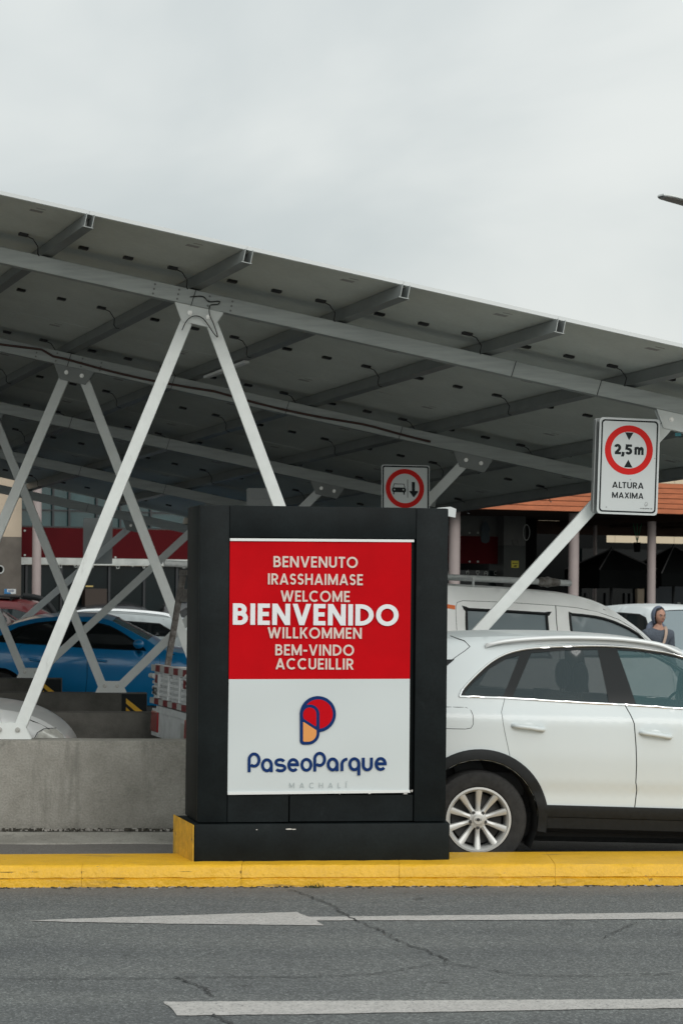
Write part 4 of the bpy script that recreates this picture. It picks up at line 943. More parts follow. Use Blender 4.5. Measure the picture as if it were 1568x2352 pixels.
for s_ in (-1, 1): obj('headlight', ssk.panel(MB(), [(2.80, .62), (2.785, .72), (2.805, .76), (2.855, .79), (2.94, .79), (3.0, .74), (3.05, .62)], (), .03, .006, (s_,)), LAMPCLR, silver, local=True, smooth=60)
mb = MB(); ssk.line(mb, [(2.79, .62), (2.776, .72), (2.798, .766), (2.85, .797), (2.945, .797)], .003, .001); obj('headlight_gap', mb, SEAM, silver, local=True)
# white SUV beyond the blue car, its tail towards the pillar
def wagon(r=1.62, flat=True):
    return dict(chain=[(-.72, .34), (-.82, .55), (-.80, .85), (-.76, 1.0), (-.50, r - .13), (-.45, r - .05), (-.05, r), (.6, r + .02), (1.2, r), (1.48, r - .06), (2.15, 1.10), (2.6, 1.06), (3.0, .98), (3.2, .82), (3.24, .6), (3.2, .34)],
        corners=(3, 4, 5, 9, 10), top=[(0, 3, 'body'), (3, 4, 'rear_window'), (4, 9, 'body'), (9, 10, 'windshield'), (10, 15, 'body')], W=.90, sect=[(.2, .92), (.6, .99), (.9, 1.0), (1.05, .97), (1.5, .78), (1.7, .70)], rr=.06, crown=.04,
        ends=((-.82, .5, .12), (3.24, .7, .2)), wheels=(0, 2.55, .345), sill=.34, ra=.41,
        dlo=[(-.38, 1.07), (-.28, r - .20), (-.1, r - .10), (.6, r - .075), (1.2, r - .09), (1.42, r - .14), (1.95, 1.12), (1.9, 1.06), (.8, 1.065)],
        panes=[[(-.32, 1.09), (.02, 1.085), (.02, r - .12), (-.12, r - .13), (-.25, r - .22)], [(.08, 1.085), (.78, 1.08), (.78, r - .10), (.08, r - .12)], [(.86, 1.08), (1.82, 1.08), (1.40, r - .17), (1.2, r - .115), (.86, r - .105)]],
        doors=[[(.10, 1.055), (.82, 1.05), (.82, .42), (.42, .42), (.3, .66), (.08, .80)], [(.82, 1.05), (1.88, 1.045), (1.98, .8), (1.95, .42), (.82, .42)]], handles={0: (.2, .38, .93, .94), 1: (.95, 1.13, .92, .93)}, glass=[GLASS_D] * 3, wglass=GLASS_D, step=.09)
S = wagon(1.37)
wsuv, wsk, _ = car('parked_suv', 'white SUV with black windows and red tail lamp behind the blue car', 'suv', (-2.98, 33.6, lot_z(-3, 33.6) + .0), math.radians(184), -.03, CARW, S)
for s_ in (-1, 1):
    mb = MB().tube(spline([Vector((x, s_ * .62, z)) for x, z in ((-.3, 1.33), (-.15, 1.40), (.5, 1.435), (1.1, 1.41), (1.35, 1.34))], 4), .02, 6); obj('roof_rail', mb, CHROME, wsuv, local=True, smooth=60)
mb = MB(); wsk.panel(mb, [(-.60, .86), (-.55, 1.02), (-.72, 1.04), (-.80, 1.0), (-.80, .86)], (), .05, .008); obj('tail_lamp', mb, LAMPRED, wsuv, local=True, smooth=60)
# red off-roader, dark saloons further back
S = wagon(1.46); S['glass'] = [GLASS_T] * 3; S['trim'] = CARRED
red, rsk, _ = car('parked_suv', 'red off roader with a black roof rack below the brown shop wall', 'suv', (-6.5, 35.2, lot_z(-6, 35)), math.radians(2), .0, CARRED, S)
mb = MB().box(-.3, 1.2, -.55, .55, 1.53, 1.545)
for x in (-.25, .45, 1.1): mb.box(x, x + .03, -.58, .58, 1.48, 1.53)
for s_ in (-1, 1): mb.tube([(-.3, s_ * .58, 1.54), (.4, s_ * .58, 1.56), (1.2, s_ * .58, 1.54)], .02, 6)
obj('roof_rack', mb, TRIMK, red, local=True)
mb = MB(); mb.tube(spline([Vector((1.35, -.8, 1.56)), Vector((1.66, -.86, 1.50)), Vector((1.86, -.9, 1.28)), Vector((1.95, -.93, .98))], 5), .05, 8); obj('snorkel', mb, TRIMK, red, local=True, smooth=60)
bk1, k1, _ = car('parked_car', 'black car with a bright roof edge in front of the red off roader', 'car', (-7.05, 32.4, lot_z(-6, 32.4) + .16), 0, .01, CARBLACK, hatch(1.42))
bk2, k2, _ = car('parked_car', 'black car in deep shade before the shop window', 'car', (-5.0, 37.6, lot_z(-4, 37) + .02), math.radians(22), .0, CARBLACK, hatch(1.46))
S = wagon(1.62); bk3, k3, _ = car('parked_suv', 'black SUV in deep shade between the rusty post and the white SUV roof', 'suv', (-2.95, 38.9, lot_z(-1, 38)), math.radians(22), .0, CARBLACK, S)

# crew cab work truck: cab, load bed with tailgate, pipe on its rack
TY = math.radians(17)
truck = thing('work_truck', 'dusty white crew cab truck with striped tailgate and a pipe rack behind the pillar', 'truck', (-1.55, 19.2, .075), 0); truck.rotation_euler = (0, .035, TY)
cab = [(2.16, .40), (2.14, .9), (2.14, 1.55), (2.18, 1.93), (2.40, 2.004), (2.8, 2.006), (3.141, 2.003), (3.516, 1.988), (3.717, 1.972), (3.93, 1.915), (4.142, 1.79), (4.379, 1.60), (4.62, 1.30), (4.78, 1.05), (4.84, .8), (4.84, .5), (4.80, .38)]
TR_ = lambda l: [(1.108 * x - .512, z) for x, z in l]
cab = TR_(cab)
cch = smooth2(cab, 5, (2, 3)); csk = Skin(.86, [(.3, .97), (.9, 1.0), (1.25, .985), (1.6, .915), (1.62, .905), (1.75, .86), (1.86, .845), (1.89, .825), (2.02, .76)], cch, .05, ((1.84, .25, .04), (4.85, .8, .22)))
rwin = [(2.72, 1.36), (3.40, 1.40), (3.436, 1.43), (3.436, 1.775), (3.42, 1.793), (2.75, 1.803), (2.732, 1.79)]
fwin = [(3.66, 1.42), (4.34, 1.44), (4.36, 1.50), (4.247, 1.64), (4.091, 1.722), (3.991, 1.758), (3.866, 1.784), (3.66, 1.798), (3.642, 1.78)]
drear = [(2.638, .5), (2.638, 1.828), (2.65, 1.862), (2.70, 1.880), (3.048, 1.884), (3.516, 1.873), (3.522, 1.65), (3.535, 1.4), (3.535, .5)]
dfront = [(3.535, .5), (3.535, 1.4), (3.522, 1.65), (3.516, 1.873), (3.704, 1.862), (3.891, 1.832), (4.079, 1.772), (4.204, 1.700), (4.40, 1.54), (4.58, 1.30), (4.62, .95), (4.30, .86), (4.1, .5)]
rwin, fwin, drear, dfront = TR_(rwin), TR_(fwin), TR_(drear), TR_(dfront)
side = cch + [(4.5, .38)] + arch(4.08, .34, .40, 6, 174) + [(1.85, .38)]
body = csk.panel(MB(), side, [drear, dfront], .07); pts = lambda a, b: cch[a * 5:b * 5 + 1]
bridge(body, csk, pts(0, 9), .03); bridge(body, csk, pts(13, 16), .05); obj('cab', body, TRUCKW, truck, local=True, smooth=50)
obj('windshield', bridge(MB(), csk, pts(9, 13), .06, -.004, 14, .98), GLASS_C, truck, local=True, smooth=60)
inn = csk.panel(MB(), inset(side, .04), [inset(rwin, -.06), inset(fwin, -.06)], .12, -.03); inn.box(1.9, 4.6, -.7, .7, .4, .46); obj('cabin', inn, CABIN, truck, local=True)
for poly, win in ((drear, rwin), (dfront, fwin)):
    for s_ in (-1, 1):
        dd = obj('door', csk.panel(MB(), inset(poly, .004), [win], .07, 0, (s_,)), TRUCKW, truck, local=True, smooth=50)
        g = obj('window', csk.panel(MB(), win, (), .1, -.012, (s_,)), GLASS_F, dd, local=True, smooth=60)
        sl_ = MB(); csk.line(sl_, smooth2(win + win[:1], 2), .0135, -.002, (s_,), 8, .04); obj('window_seal', sl_, TRIMK, dd, local=True, smooth=60)
for s_ in (-1, 1): obj('orange_stripe', csk.panel(MB(), TR_([(2.20, 1.852), (2.632, 1.795), (2.632, 1.832), (2.20, 1.888)]), (), .05, .003, (s_,)), ORANGE_S, truck, local=True)
mb = MB()
for y in (-.42, .42): seat(mb, 3.35, y, .24, 1.42); headrest(mb, 3.26, y, 1.60)
seat(mb, 2.42, 0, .6, 1.4); obj('seat', mb, SEAT, truck, local=True)
mb = MB().lathe([(.17, -.012), (.185, 0), (.17, .012), (.155, 0)], (3.82, .42, 1.40), (-.8, 0, .6), 24, True); obj('steering_wheel', mb, TRIMK, truck, local=True, smooth=60)
# load bed
def bb(*a): return MB().box(*a)
bed = MB().box(.06, 1.78, -.80, .80, .76, .82); bed.box(.06, 1.78, -.85, -.80, .80, 1.15); bed.box(.06, 1.78, .80, .85, .80, 1.15); bed.box(1.74, 1.79, -.80, .80, .82, 1.20)
for x in (.35, .75, 1.15, 1.55): bed.box(x, x + .05, -.875, -.852, .80, 1.14); bed.box(x, x + .05, .852, .875, .80, 1.14)
obj('load_bed', bed, TRUCKG, truck, local=True, bevel=.006)
tg = MB().box(.02, .058, -.86, .86, .80, 1.17); tgo = obj('tailgate', tg, TRUCKG, truck, local=True, bevel=.006)
rb = MB()
for y in (-.80, -.36, .10, .52): rb.box(-.012, .0195, y, y + .045, .86, 1.09)
for k, (y0, y1) in enumerate(((-.74, -.38), (-.30, .08), (.16, .50), (.58, .84))):
    for q in range(4): rb.box(-.004, .0195, y0 + .01, y1 - .01, .885 + q * .05, .915 + q * .05)
obj('rib', rb, TRUCKG, tgo, local=True, bevel=.005)
for z0, z1 in ((1.105, 1.163), (.803, .855)):
    for k in range(9):
        y = -.858 + k * .1908; obj('red_reflector' if k % 2 else 'silver_reflector', MB().box(-.0145, .0195, y + .003, y + .188, z0, z1), REFL_R if k % 2 else REFL_W, tgo, local=True)
for y in (-.60, .58): obj('red_reflector', MB().box(-.0145, -.0125, y, y + .09, 1.00, 1.075), REFL_R, tgo, local=True)
plT = Plane((-.0130, .72, .89), (0, -1, 0)); mb = MB(); plT.poly(mb, disc(.0, .035, .035, n=24), .002); text(mb, plT, '022', .05, .145, .0, .07, .2, .002, .16); obj('bed_number', mb, SIGNK, tgo, local=True)
mb = MB(); mb.cyl((-.02, -.82, 1.11), (-.02, -.66, 1.11), .022, 10); mb.cyl((-.02, .66, 1.06), (-.02, .84, 1.06), .024, 10); obj('latch', mb, PIPE, tgo, local=True)
mb = MB().box(.10, 4.3, -.35, .35, .46, .60); mb.box(.04, .16, -.84, .84, .56, .74); obj('chassis', mb, TRIMK, truck, local=True)
for s_ in (-1, 1): mb = MB().box(-.004, .03, s_ * .70 - .15, s_ * .70 + .13, .54, .735); obj('tail_lamp', mb, LAMPRED, truck, local=True, bevel=.012)
obj('rear_panel', MB().box(.012, .05, -.86, .86, .50, .755), TRUCKG, truck, local=True, bevel=.006)
mb = MB().box(.0, .04, -.62, .62, .73, .79); mb.box(.01, .04, -.55, -.40, .55, .70); obj('rear_bumper', mb, TRUCKG, truck, local=True)
mb = MB().box(.003, .0095, -.545, -.405, .56, .69); obj('number_plate', mb, REFL_W, truck, local=True)
mb = MB(); mb.bar((.085, .62, 1.13), (.19, .56, 2.055), .05, .05, up=(1, 0, 0)); mb.bar((.145, -.74, 1.13), (.19, -.70, 2.055), .05, .05, up=(1, 0, 0)); mb.bar((.19, -.80, 2.03), (.19, .64, 2.03), .05, .05); mb.bar((.175, -.70, 1.82), (.175, .58, 1.82), .03, .12)
obj('rack_post', mb, RUST, truck, local=True)
mb = MB(); mb.cyl((2.62, -.60, 1.95), (2.62, -.60, 2.085), .012, 8); mb.cyl((2.62, .50, 1.95), (2.62, .50, 2.085), .012, 8); mb.bar((2.62, -.62, 2.085), (2.62, .52, 2.085), .03, .02); obj('rack_support', mb, PIPE, truck, local=True)
for x in (.95, 4.08):
    for s_ in (-1, 1): wheel(truck, x, s_ * .80, .33, s_, spokes=6)
def tw(p):
    return Matrix.Translation(truck.location) @ Matrix.Rotation(TY, 4, 'Z') @ Matrix.Rotation(.035, 4, 'Y') @ Vector(p)
pa, pb_ = Vector((-1.60, 19.27, 2.178)), Vector((2.19, 20.43, 2.035))
mb = MB(); mb.cyl(pa, pb_, .030, 14)
pip = obj('steel_pipe', mb, PIPE, smooth=50); tag(pip, 'long galvanised pipe with a taped end resting on the truck rack', 'pipe')
mb = MB(); mb.tube([pa.lerp(pb_, .915 + i * .008) for i in range(8)], .03, 12, [.031, .048, .044, .054, .046, .040, .036, .031]); obj('wrapped_tape', mb, RUST, pip, smooth=30)
# ------------------------------------------------------------------ traffic signs
def rrect(x0, x1, y0, y1, r, n=5):
    o = []
    for cx, cy, a in ((x1 - r, y1 - r, 0), (x0 + r, y1 - r, 90), (x0 + r, y0 + r, 180), (x1 - r, y0 + r, 270)): o += arc(cx, cy, r, r, a, a + 90, n)
    return o
def ring(pl, mb, outer, inner, d):
    n = len(outer); mb.add([pl.p(*p, d) for p in outer] + [pl.p(*p, d) for p in inner], [(i, (i + 1) % n, n + (i + 1) % n, n + i) for i in range(n)])
z7 = lambda x, y: ((1600 + x / 6.125) / 1.1837, (1120 + y / 6.125) / 1.1837)
BL, BR, TL = at(*z7(127, 1690), 16.98), at(*z7(1135, 1728), 17.05), at(*z7(180, 82), 16.98)
HS = Plane(BL, BR - BL, v=TL - BL); sw, sh = (BR - BL).length, (TL - BL).length
hs = thing('height_limit_sign', 'height limit sign reading 2,5m ALTURA MAXIMA on the slanting strut', 'traffic sign', tuple(BL), 0)
mb = MB().poly([HS.p(*p, 0) for p in rrect(0, sw, 0, sh, .03)], HS.n * -.006); obj('sign_plate', mb, SIGNW, hs)
def h7(x, y): return HS.hit(*z7(x, y))
mb = MB(); ring(HS, mb, rrect(.016, sw - .016, .016, sh - .016, .03), rrect(.028, sw - .028, .028, sh - .028, .022), .001)
cx, cy = h7(662, 636); rr = abs(h7(1062, 636)[0] - h7(262, 636)[0]) / 2
t0 = h7(598, 338); t1 = h7(740, 345); t2 = h7(663, 472); HS.poly(mb, [t0, t1, t2], .001); HS.poly(mb, [h7(580, 922), h7(722, 928), h7(652, 795)], .001)
(a, b), (c, d) = h7(412, 702), h7(905, 716); (_, tp) = h7(470, 532); text(mb, HS, '2,5', a, h7(716, 705)[0], b, tp, .24, .001, .05); text(mb, HS, 'm', h7(752, 710)[0], h7(905, 716)[0], b + .002, tp + .004, .24, .001)
(a, b), (_, tp) = h7(383, 1262), h7(400, 1160); text(mb, HS, 'ALTURA', a, h7(905, 1270)[0], b, tp, .17, .001, .12)
(a, b), (_, tp) = h7(380, 1430), h7(390, 1332); text(mb, HS, 'MAXIMA', a, h7(903, 1440)[0], b, tp, .17, .001, .12)
k7 = lambda pts: [h7(*p) for p in pts]
HS.strip(mb, ribbon(k7(arc(950, 1535, 24, 32, 170, 490, 20)), .0016), .001); HS.strip(mb, ribbon(k7([(926, 1535), (926, 1570), (945, 1568)] + arc(938, 1548, 14, 20, 60, -80, 8)), .0014), .0012)
(a, b) = h7(850, 1616); text(mb, HS, 'PASEOPARQUE', a, h7(1048, 1620)[0], b, b + .0085, .15, .001, .1)
obj('sign_lettering', mb, SIGNK, hs)
mb = MB(); ring(HS, mb, disc(cx, cy, rr, n=48), disc(cx, cy, rr * .745, n=48), .0012); obj('red_ring', mb, SIGNR, hs)
mb = MB()
for x, y in ((686, 1127), (287, 1584), (1092, 774)): u, v = h7(x, y); mb.cyl(HS.p(u, v, 0), HS.p(u, v, .004), .0055, 8)
obj('rivet', mb, SIGNB, hs)
mb = MB().poly([HS.p(*p, -.075) for p in rrect(-.030, sw - .03, .004, sh - .004, .03)], HS.n * -.006); mb.poly([HS.p(*p, -.0745) for p in ((-.030, .02), (-.026, .02), (-.026, sh - .02), (-.030, sh - .02))], HS.n * .068); obj('back_plate', mb, SIGNB, hs)
mb = MB()
for k in (.3, .7): mb.bar(HS.p(sw * .2, sh * k, -.04), HS.p(sw * .8, sh * k, -.04), .03, .06)
obj('bracket', mb, SIGNB, hs)

zs = lambda x, y: ((1000 + x / 6.533) / 1.1837, (1240 + y / 6.533) / 1.1837)
BL, BR, TL = at(*zs(240, 1190), 20.35), at(*zs(1092, 1205), 20.42), at(*zs(240, 150), 20.35)
OS = Plane(BL, BR - BL, v=TL - BL); sw, sh = (BR - BL).length, (TL - BL).length
os_ = thing('one_way_sign', 'sign with a car and down arrow in a red ring above the pillar', 'traffic sign', tuple(BL), 0)
o_h = lambda x, y: OS.hit(*zs(x, y))
mb = MB().poly([OS.p(*p, 0) for p in rrect(0, sw, 0, sh, .02)], OS.n * -.006); obj('sign_plate', mb, SIGNW, os_)
mb = MB(); ring(OS, mb, rrect(.008, sw - .008, .008, sh - .008, .02), rrect(.022, sw - .022, .022, sh - .022, .012), .001)
P = lambda pts: OS.poly(mb, [o_h(*p) for p in pts], .001 + lift())
P([(432, 575), (450, 552), (660, 555), (680, 578), (680, 622), (662, 642), (450, 636), (432, 618)]); P([(450, 552), (465, 484), (478, 484), (462, 552)]); P([(465, 484), (652, 488), (650, 498), (465, 496)]); P([(652, 488), (666, 556), (653, 556), (640, 490)])
P([(452, 636), (474, 636), (474, 678), (450, 676)]); P([(632, 640), (657, 640), (657, 680), (632, 680)]); P([(705, 410), (718, 410), (713, 738), (704, 738)]); P([(785, 452), (840, 453), (838, 610), (890, 612), (888, 640), (815, 730), (737, 620), (740, 612), (784, 612)])
obj('pictogram', mb, SIGNK, os_)
mb = MB()
for x in (474, 632): u, v = o_h(x, 592); OS.poly(mb, disc(u, v, .007, n=14), .0028)
obj('pictogram_headlight', mb, SIGNW, os_)
cx, cy = o_h(662, 570); rr = abs(o_h(1003, 570)[0] - o_h(320, 570)[0]) / 2
mb = MB(); ring(OS, mb, disc(cx, cy, rr, n=48), disc(cx, cy, rr * .755, n=48), .0015); obj('red_ring', mb, SIGNR, os_)
mb = MB().bar(OS.p(sw * .1, sh * .45, -.03), OS.p(sw * .9, sh * .45, -.03), .04, .05); mb.bar(OS.p(sw * .5, sh * .45, -.03), OS.p(sw * .5, sh * .45, -.30), .03, .03); obj('bracket', mb, SIGNB, os_)

def backed(label, x0, y0, x1, y1, Y, lb):
    p = Plane(at(x0, y1, Y), (1, .05, 0)); W_, H_ = (at(x1, y1, Y) - at(x0, y1, Y)).length, (at(x0, y0, Y) - at(x0, y1, Y)).length
    t = thing('sign_board', label, 'sign board', tuple(p.o), 0)
    mb = MB().poly([p.p(*q, 0) for q in rrect(0, W_, 0, H_, .02)], p.n * -.006); obj('sign_plate', mb, SIGNB, t)
    mb = MB()
    for k in (.25, .75): mb.bar(p.p(.04, H_ * k, .012), p.p(W_ - .04, H_ * k, .012), .012, .03)
    mb.bar(p.p(W_ * .5, H_ * .75, .02), p.p(W_ * .5, H_ + lb, .02), .03, .03); obj('bracket', mb, SIGNB, t)
backed('grey back of a hanging sign board in front of the dark red shop band', 191, 1190, 258, 1295, 31.9, .75)
backed('grey back of a hanging sign board just over the black pillar edge', 566, 1121, 640, 1200, 25.2, .42)
# white notice board corner beside the pillar
pn = Plane(at(1005, 1186, 15.6), (1, .06, 0), v=(-.09, 0, 1))
nb = thing('notice_board', 'small white notice board peeking out beside the black pillar top', 'notice board', (pn.o.x, pn.o.y, 0), 0)
mb = MB().poly([pn.p(-.02, .0), pn.p(.06, .005), pn.p(.128, -.008), pn.p(.14, .055), pn.p(.10, .072), pn.p(.0, .062)], pn.n * -.004); obj('board', mb, SIGNW, nb)
mb = MB().bar((pn.o.x + .0, 15.64, 0), (pn.o.x + .0, 15.64, pn.o.z + .03), .04, .04, up=(0, 1, 0)); obj('post', mb, SIGNB, nb)

# ------------------------------------------------------------------ street lamp, its pole stands outside the frame
a, b = at(1516, 450, 25), at(1645, 486, 25.4)
sl_ = thing('street_lamp', 'grey street lamp head reaching into the cloudy sky above the canopy', 'street lamp', (b.x + .9, 25.8, 0), 0)
d = (b - a); du = d.normalized(); sdv = du.cross(Vector((0, 0, 1))).normalized(); nv = sdv.cross(du)
mb = MB(); rows = []
for k, wd, th in ((0, .06, .012), (.05, .10, .022), (.2, .12, .032), (.62, .12, .036), (.72, .06, .04), (1, .04, .04)):
    c = a + d * k; rows.append([c - sdv * wd, c - sdv * wd * .8 + nv * th, c + sdv * wd * .8 + nv * th, c + sdv * wd, c + sdv * wd * .9 - nv * .01, c - sdv * wd * .9 - nv * .01, c - sdv * wd])
mb.grid(rows); mb.poly([a + sdv * .07, a + sdv * .05 + nv * .02, a - sdv * .05 + nv * .02, a - sdv * .07], du * .01)
obj('lamp_head', mb, mat('lamp_grey', (.62, .64, .63), .5), sl_, smooth=40)
mb = MB().poly([a + d * .06 - sdv * .09 - nv * .014, a + d * .06 + sdv * .09 - nv * .014, a + d * .55 + sdv * .1 - nv * .014, a + d * .55 - sdv * .1 - nv * .014], nv * .006); obj('lamp_lens', mb, mat('lamp_lens', (.55, .53, .47), .4), sl_)
mb = MB(); pb = Vector((b.x + .9, 25.8, 0)); mb.tube(spline([b - d * .1, b + du * .35 - nv * .02, Vector((pb.x - .05, pb.y, b.z - .35)), Vector((pb.x, pb.y, b.z - .8))], 6), .03, 10); mb.cyl((pb.x, pb.y, 0), (pb.x, pb.y, b.z - .78), .085, 16, .05); mb.cyl((pb.x, pb.y, 0), (pb.x, pb.y, .03), .18, 16); obj('pole', mb, STEEL, sl_, smooth=50)

# ------------------------------------------------------------------ shopping mall behind the parking lot
FO = Vector((-6, 37, 0)); FF = Vector((.914, .407, 0)).normalized()
F0 = Plane(FO, FF)
def FPl(d): return Plane(FO + F0.n * d, FF)
def ft(x, y, d): return FPl(d).hit(x, y)
def frect(x0, y0, x1, y1, d):
    pl = FPl(d); ym = (y0 + y1) / 2; t0, t1 = pl.hit(x0, ym)[0], pl.hit(x1, ym)[0]; xm = (x0 + x1) / 2
    return t0, t1, pl.hit(xm, y1)[1], pl.hit(xm, y0)[1]
def fbox(mb, t0, t1, z0, z1, d0, d1): return mb.poly([F0.p(t0, z0, d1), F0.p(t1, z0, d1), F0.p(t1, z0, d0), F0.p(t0, z0, d0)], (0, 0, z1 - z0))
BEIGE = mat('beige_render', (.46, .38, .29), .85, var=.05, scale=3); BROWN = mat('brown_cladding', (.115, .10, .085), .8, var=.15, scale=4)
REDB = mat('red_fascia_panel', (.062, .003, .005), .7, var=.08, scale=2, spec=.1); GLZ = mat('facade_glazing', (.014, .042, .046), .08, spec=.6, var=.4, scale=.8)
GLZ2 = mat('shop_glazing', (.0055, .010, .011), .14, spec=.2, var=.4, scale=.7); MULL = mat('dark_mullion', (.015, .017, .02), .5)
PINK = mat('pinkish_column', (.34, .285, .275), .6, var=.04, scale=5); GREYW = mat('grey_render', (.10, .103, .098), .85, var=.08, scale=3); GREYW2 = mat('dark_grey_render', (.055, .06, .058), .85, var=.08, scale=3)
WSOF = mat('pale_soffit', (.42, .44, .42), .6, var=.15, scale=5); DECAL = mat('window_decal', (.40, .42, .40), .6); DARKIN = mat('dark_interior', (.007, .0075, .0075), .95, spec=.1)
WOOD = mat('orange_wood_slat', (.45, .135, .055), .6, var=.14, scale=5, stretch=(1, 1, 6)); WOODB = mat('slat_shadow_gap', (.22, .07, .03), .9); CEIL = mat('brown_ceiling', (.055, .028, .018), .8, var=.2, scale=3)
CLOTHK = mat('black_canvas', (.0035, .0042, .0042), .95, spec=.05); NAVYW = mat('navy_wall', (.010, .018, .026), .6); PLATEB = mat('blue_plate', (.02, .16, .36), .5); YSIGN = mat('yellow_notice', (.55, .48, .03), .5)
GREENL = mat('green_strap', (.02, .22, .10), .6); CREAM = mat('cream_render', (.60, .50, .36), .85, var=.04, scale=.7)
mall = thing('shopping_mall', 'mall front with a dark red band, teal glazing and cupcake window stickers behind the cars', 'building', tuple(FO), 0)
tl = ft(-90, 1240, 0)[0] - 14; tr = ft(1155, 1250, 0)[0]; tw_ = ft(50, 1240, .8)[0]; zb0, zb1 = frect(60, 1211.5, 100, 1280, 0)[2:]
zt = 6.0
obj('red_band', fbox(MB(), tw_ + .003, tr, zb0, zb1, -.2, .06), REDB, mall)
obj('upper_glazing', fbox(MB(), tw_ + .003, tr - 3.2, zb1 + .004, zt, -.2, 0), GLZ, mall)
obj('upper_wall', fbox(MB(), tr - 3.195, tr, zb1 + .004, zt, -.2, .01), GREYW, mall)
mb = MB()
for x in (121, 158, 221, 275, 345): t = ft(x, 1190, 0)[0]; fbox(mb, t - .018, t + .018, zb1 + .006, zt - .01, .001, .05)
fbox(mb, tw_ + .01, tr - 3.3, zb1 + .30, zb1 + .32, .001, .04); fbox(mb, tw_ + .01, tr - 3.3, zb1 + .006, zb1 + .03, .001, .055)
obj('mullion', mb, MULL, mall)
obj('pale_soffit', fbox(MB(), tw_ + .003, tr - 2.4, zb0 - .125, zb0 - .004, -.1, .10), WSOF, mall)
obj('shop_window', fbox(MB(), tw_ + .003, tr, -.4, zb0 - .129, -.2, .0), GLZ2, mall)
mb = MB()
for x in (60, 140, 250, 330, 405): t = ft(x, 1340, 0)[0]; fbox(mb, t - .02, t + .02, -.4, zb0 - .13, .001, .04)
obj('shop_mullion', mb, MULL, mall)
mb = MB()
fbox(mb, *frect(196, 1352, 246, 1408, .3), .1, .3)
obj('door_panel', mb, mat('dark_wood_door', (.03, .018, .012), .6), mall)
mb = MB(); t0, t1, z0, z1 = frect(197, 1345, 214, 1348, .32); fbox(mb, t0, t1, z0, z1, .3, .33); obj('door_handle', mb, mat('brass', (.5, .38, .15), .3, metal=.8), mall)
# tower block at the corner
tb = MB(); zsplit = ft(25, 1233, .8)[1]; fbox(tb, tl, tw_, zsplit, zt + .4, -.3, .8); obj('tower_wall', tb, BEIGE, mall)
obj('tower_base', fbox(MB(), tl, tw_, -.4, zsplit - .003, -.3, .802), BROWN, mall)
P8 = FPl(.802); u, v = P8.hit(0, 1308); mb = MB().lathe([(.055, 0), (.075, 0), (.075, .02), (.055, .02)], P8.p(u, v), P8.n, 20, True); obj('drain_ring', mb, WSOF, mall)
mb = MB(); P8.poly(mb, disc(u, v, .054, n=20), .004); obj('drain_hole', mb, DARKIN, mall)
aed = thing('aed_sign', 'small white and blue AED sign on the brown wall base', 'sign', tuple(P8.p(*P8.hit(10, 1363))), 0)
(u0, v0), (u1, v1) = P8.hit(10, 1364), P8.hit(37, 1353); mb = MB().poly([P8.p(u0, v0, .003), P8.p(u1, v0, .003), P8.p(u1, v1, .003), P8.p(u0, v1, .003)], P8.n * .01); obj('sign_plate', mb, SIGNW, aed)
mb = MB(); P8.poly(mb, [(u0, v0), (u0 + .12, v0), (u0 + .10, v0 + .03), (u0 + .05, v0 + .03), (u0 + .05, v1), (u0, v1)], .0145); obj('blue_field', mb, PLATEB, aed)
mb = MB(); text(mb, P8, 'AED', u0 + .065, u1 - .035, v0 + .035, v1 - .012, .2, .0150, .14); obj('sign_lettering', mb, NAVY, aed)
def column(x0, x1, ytop, d, label, zt_=None):
    ta = ft(x0, 1330, d)[0]; tb_ = ft(x1, 1330, d)[0]; zt2 = zt_ if zt_ else ft((x0 + x1) / 2, ytop, d)[1]; c = F0.p((ta + tb_) / 2, 0, d); mb = MB().cyl(c - Vector((0, 0, .4)), c + Vector((0, 0, zt2)), (tb_ - ta) / 2 * 1.0, 24)
    return tag(obj('round_column', mb, PINK, smooth=50), label, 'column')
column(74.5, 94.5, 1000, 1.6, 'pinkish round column standing before the red band beside the beige wall', zt - .2)
# fixings and outline stickers
mb = MB(); P1 = FPl(.062)
for x, y in ((57, 1219), (57, 1275), (265, 1280), (1077, 1224), (1096, 1224), (1077, 1290), (1096, 1290), (1150, 1226), (1150, 1292)): u, v = P1.hit(x, y); mb.cyl(P1.p(u, v, 0), P1.p(u, v, .02), .018, 10)
obj('panel_fixing', mb, WSOF, mall)
mb = MB(); P3 = FPl(.104)
def dec(x, y, s_, kind, P=P3):
    u, v = P.hit(x, y); k = s_
    S_ = {'cup': [[(-.6, .1), (.6, .1), (.4, -.8), (-.4, -.8), (-.6, .1)], arc(0, .15, .6, .6, 0, 180, 10)], 'ring': [arc(0, 0, .55, .55, 0, 360, 14)], 'glass': [[(-.4, .5), (.4, .5), (.3, -.8), (-.3, -.8), (-.4, .5)], [(.1, .5), (.25, 1.0)]], 'heart': [[(0, -.7), (-.6, .1)] + arc(-.3, .2, .3, .35, 180, 0, 8) + arc(.3, .2, .3, .35, 180, 0, 8) + [(.6, .1), (0, -.7)]],
         'crown': [[(-.9, .4), (-.6, -.5), (.6, -.5), (.9, .4), (.4, -.1), (0, .4), (-.4, -.1), (-.9, .4)]]}[kind]
    for l in S_: P.strip(mb, [((u + a[0] * k, v + a[1] * k), (u + b[0] * k, v + b[1] * k)) for a, b in ribbon(l, .16)], .002 + lift())
for x, y, kd in ((140, 1298, 'glass'), (176, 1299, 'crown'), (212, 1298, 'glass'), (271, 1300, 'cup'), (305, 1297, 'heart'), (331, 1299, 'glass'), (359, 1299, 'ring'), (423, 1299, 'cup')): dec(x, y, .055, kd)
P4 = FPl(.003)
for x, y, kd in ((1026, 1318, 'cup'), (1073, 1316, 'glass'), (1096, 1315, 'heart'), (1115, 1318, 'cup'), (1137, 1316, 'ring')): dec(x, y, .06, kd, P4)
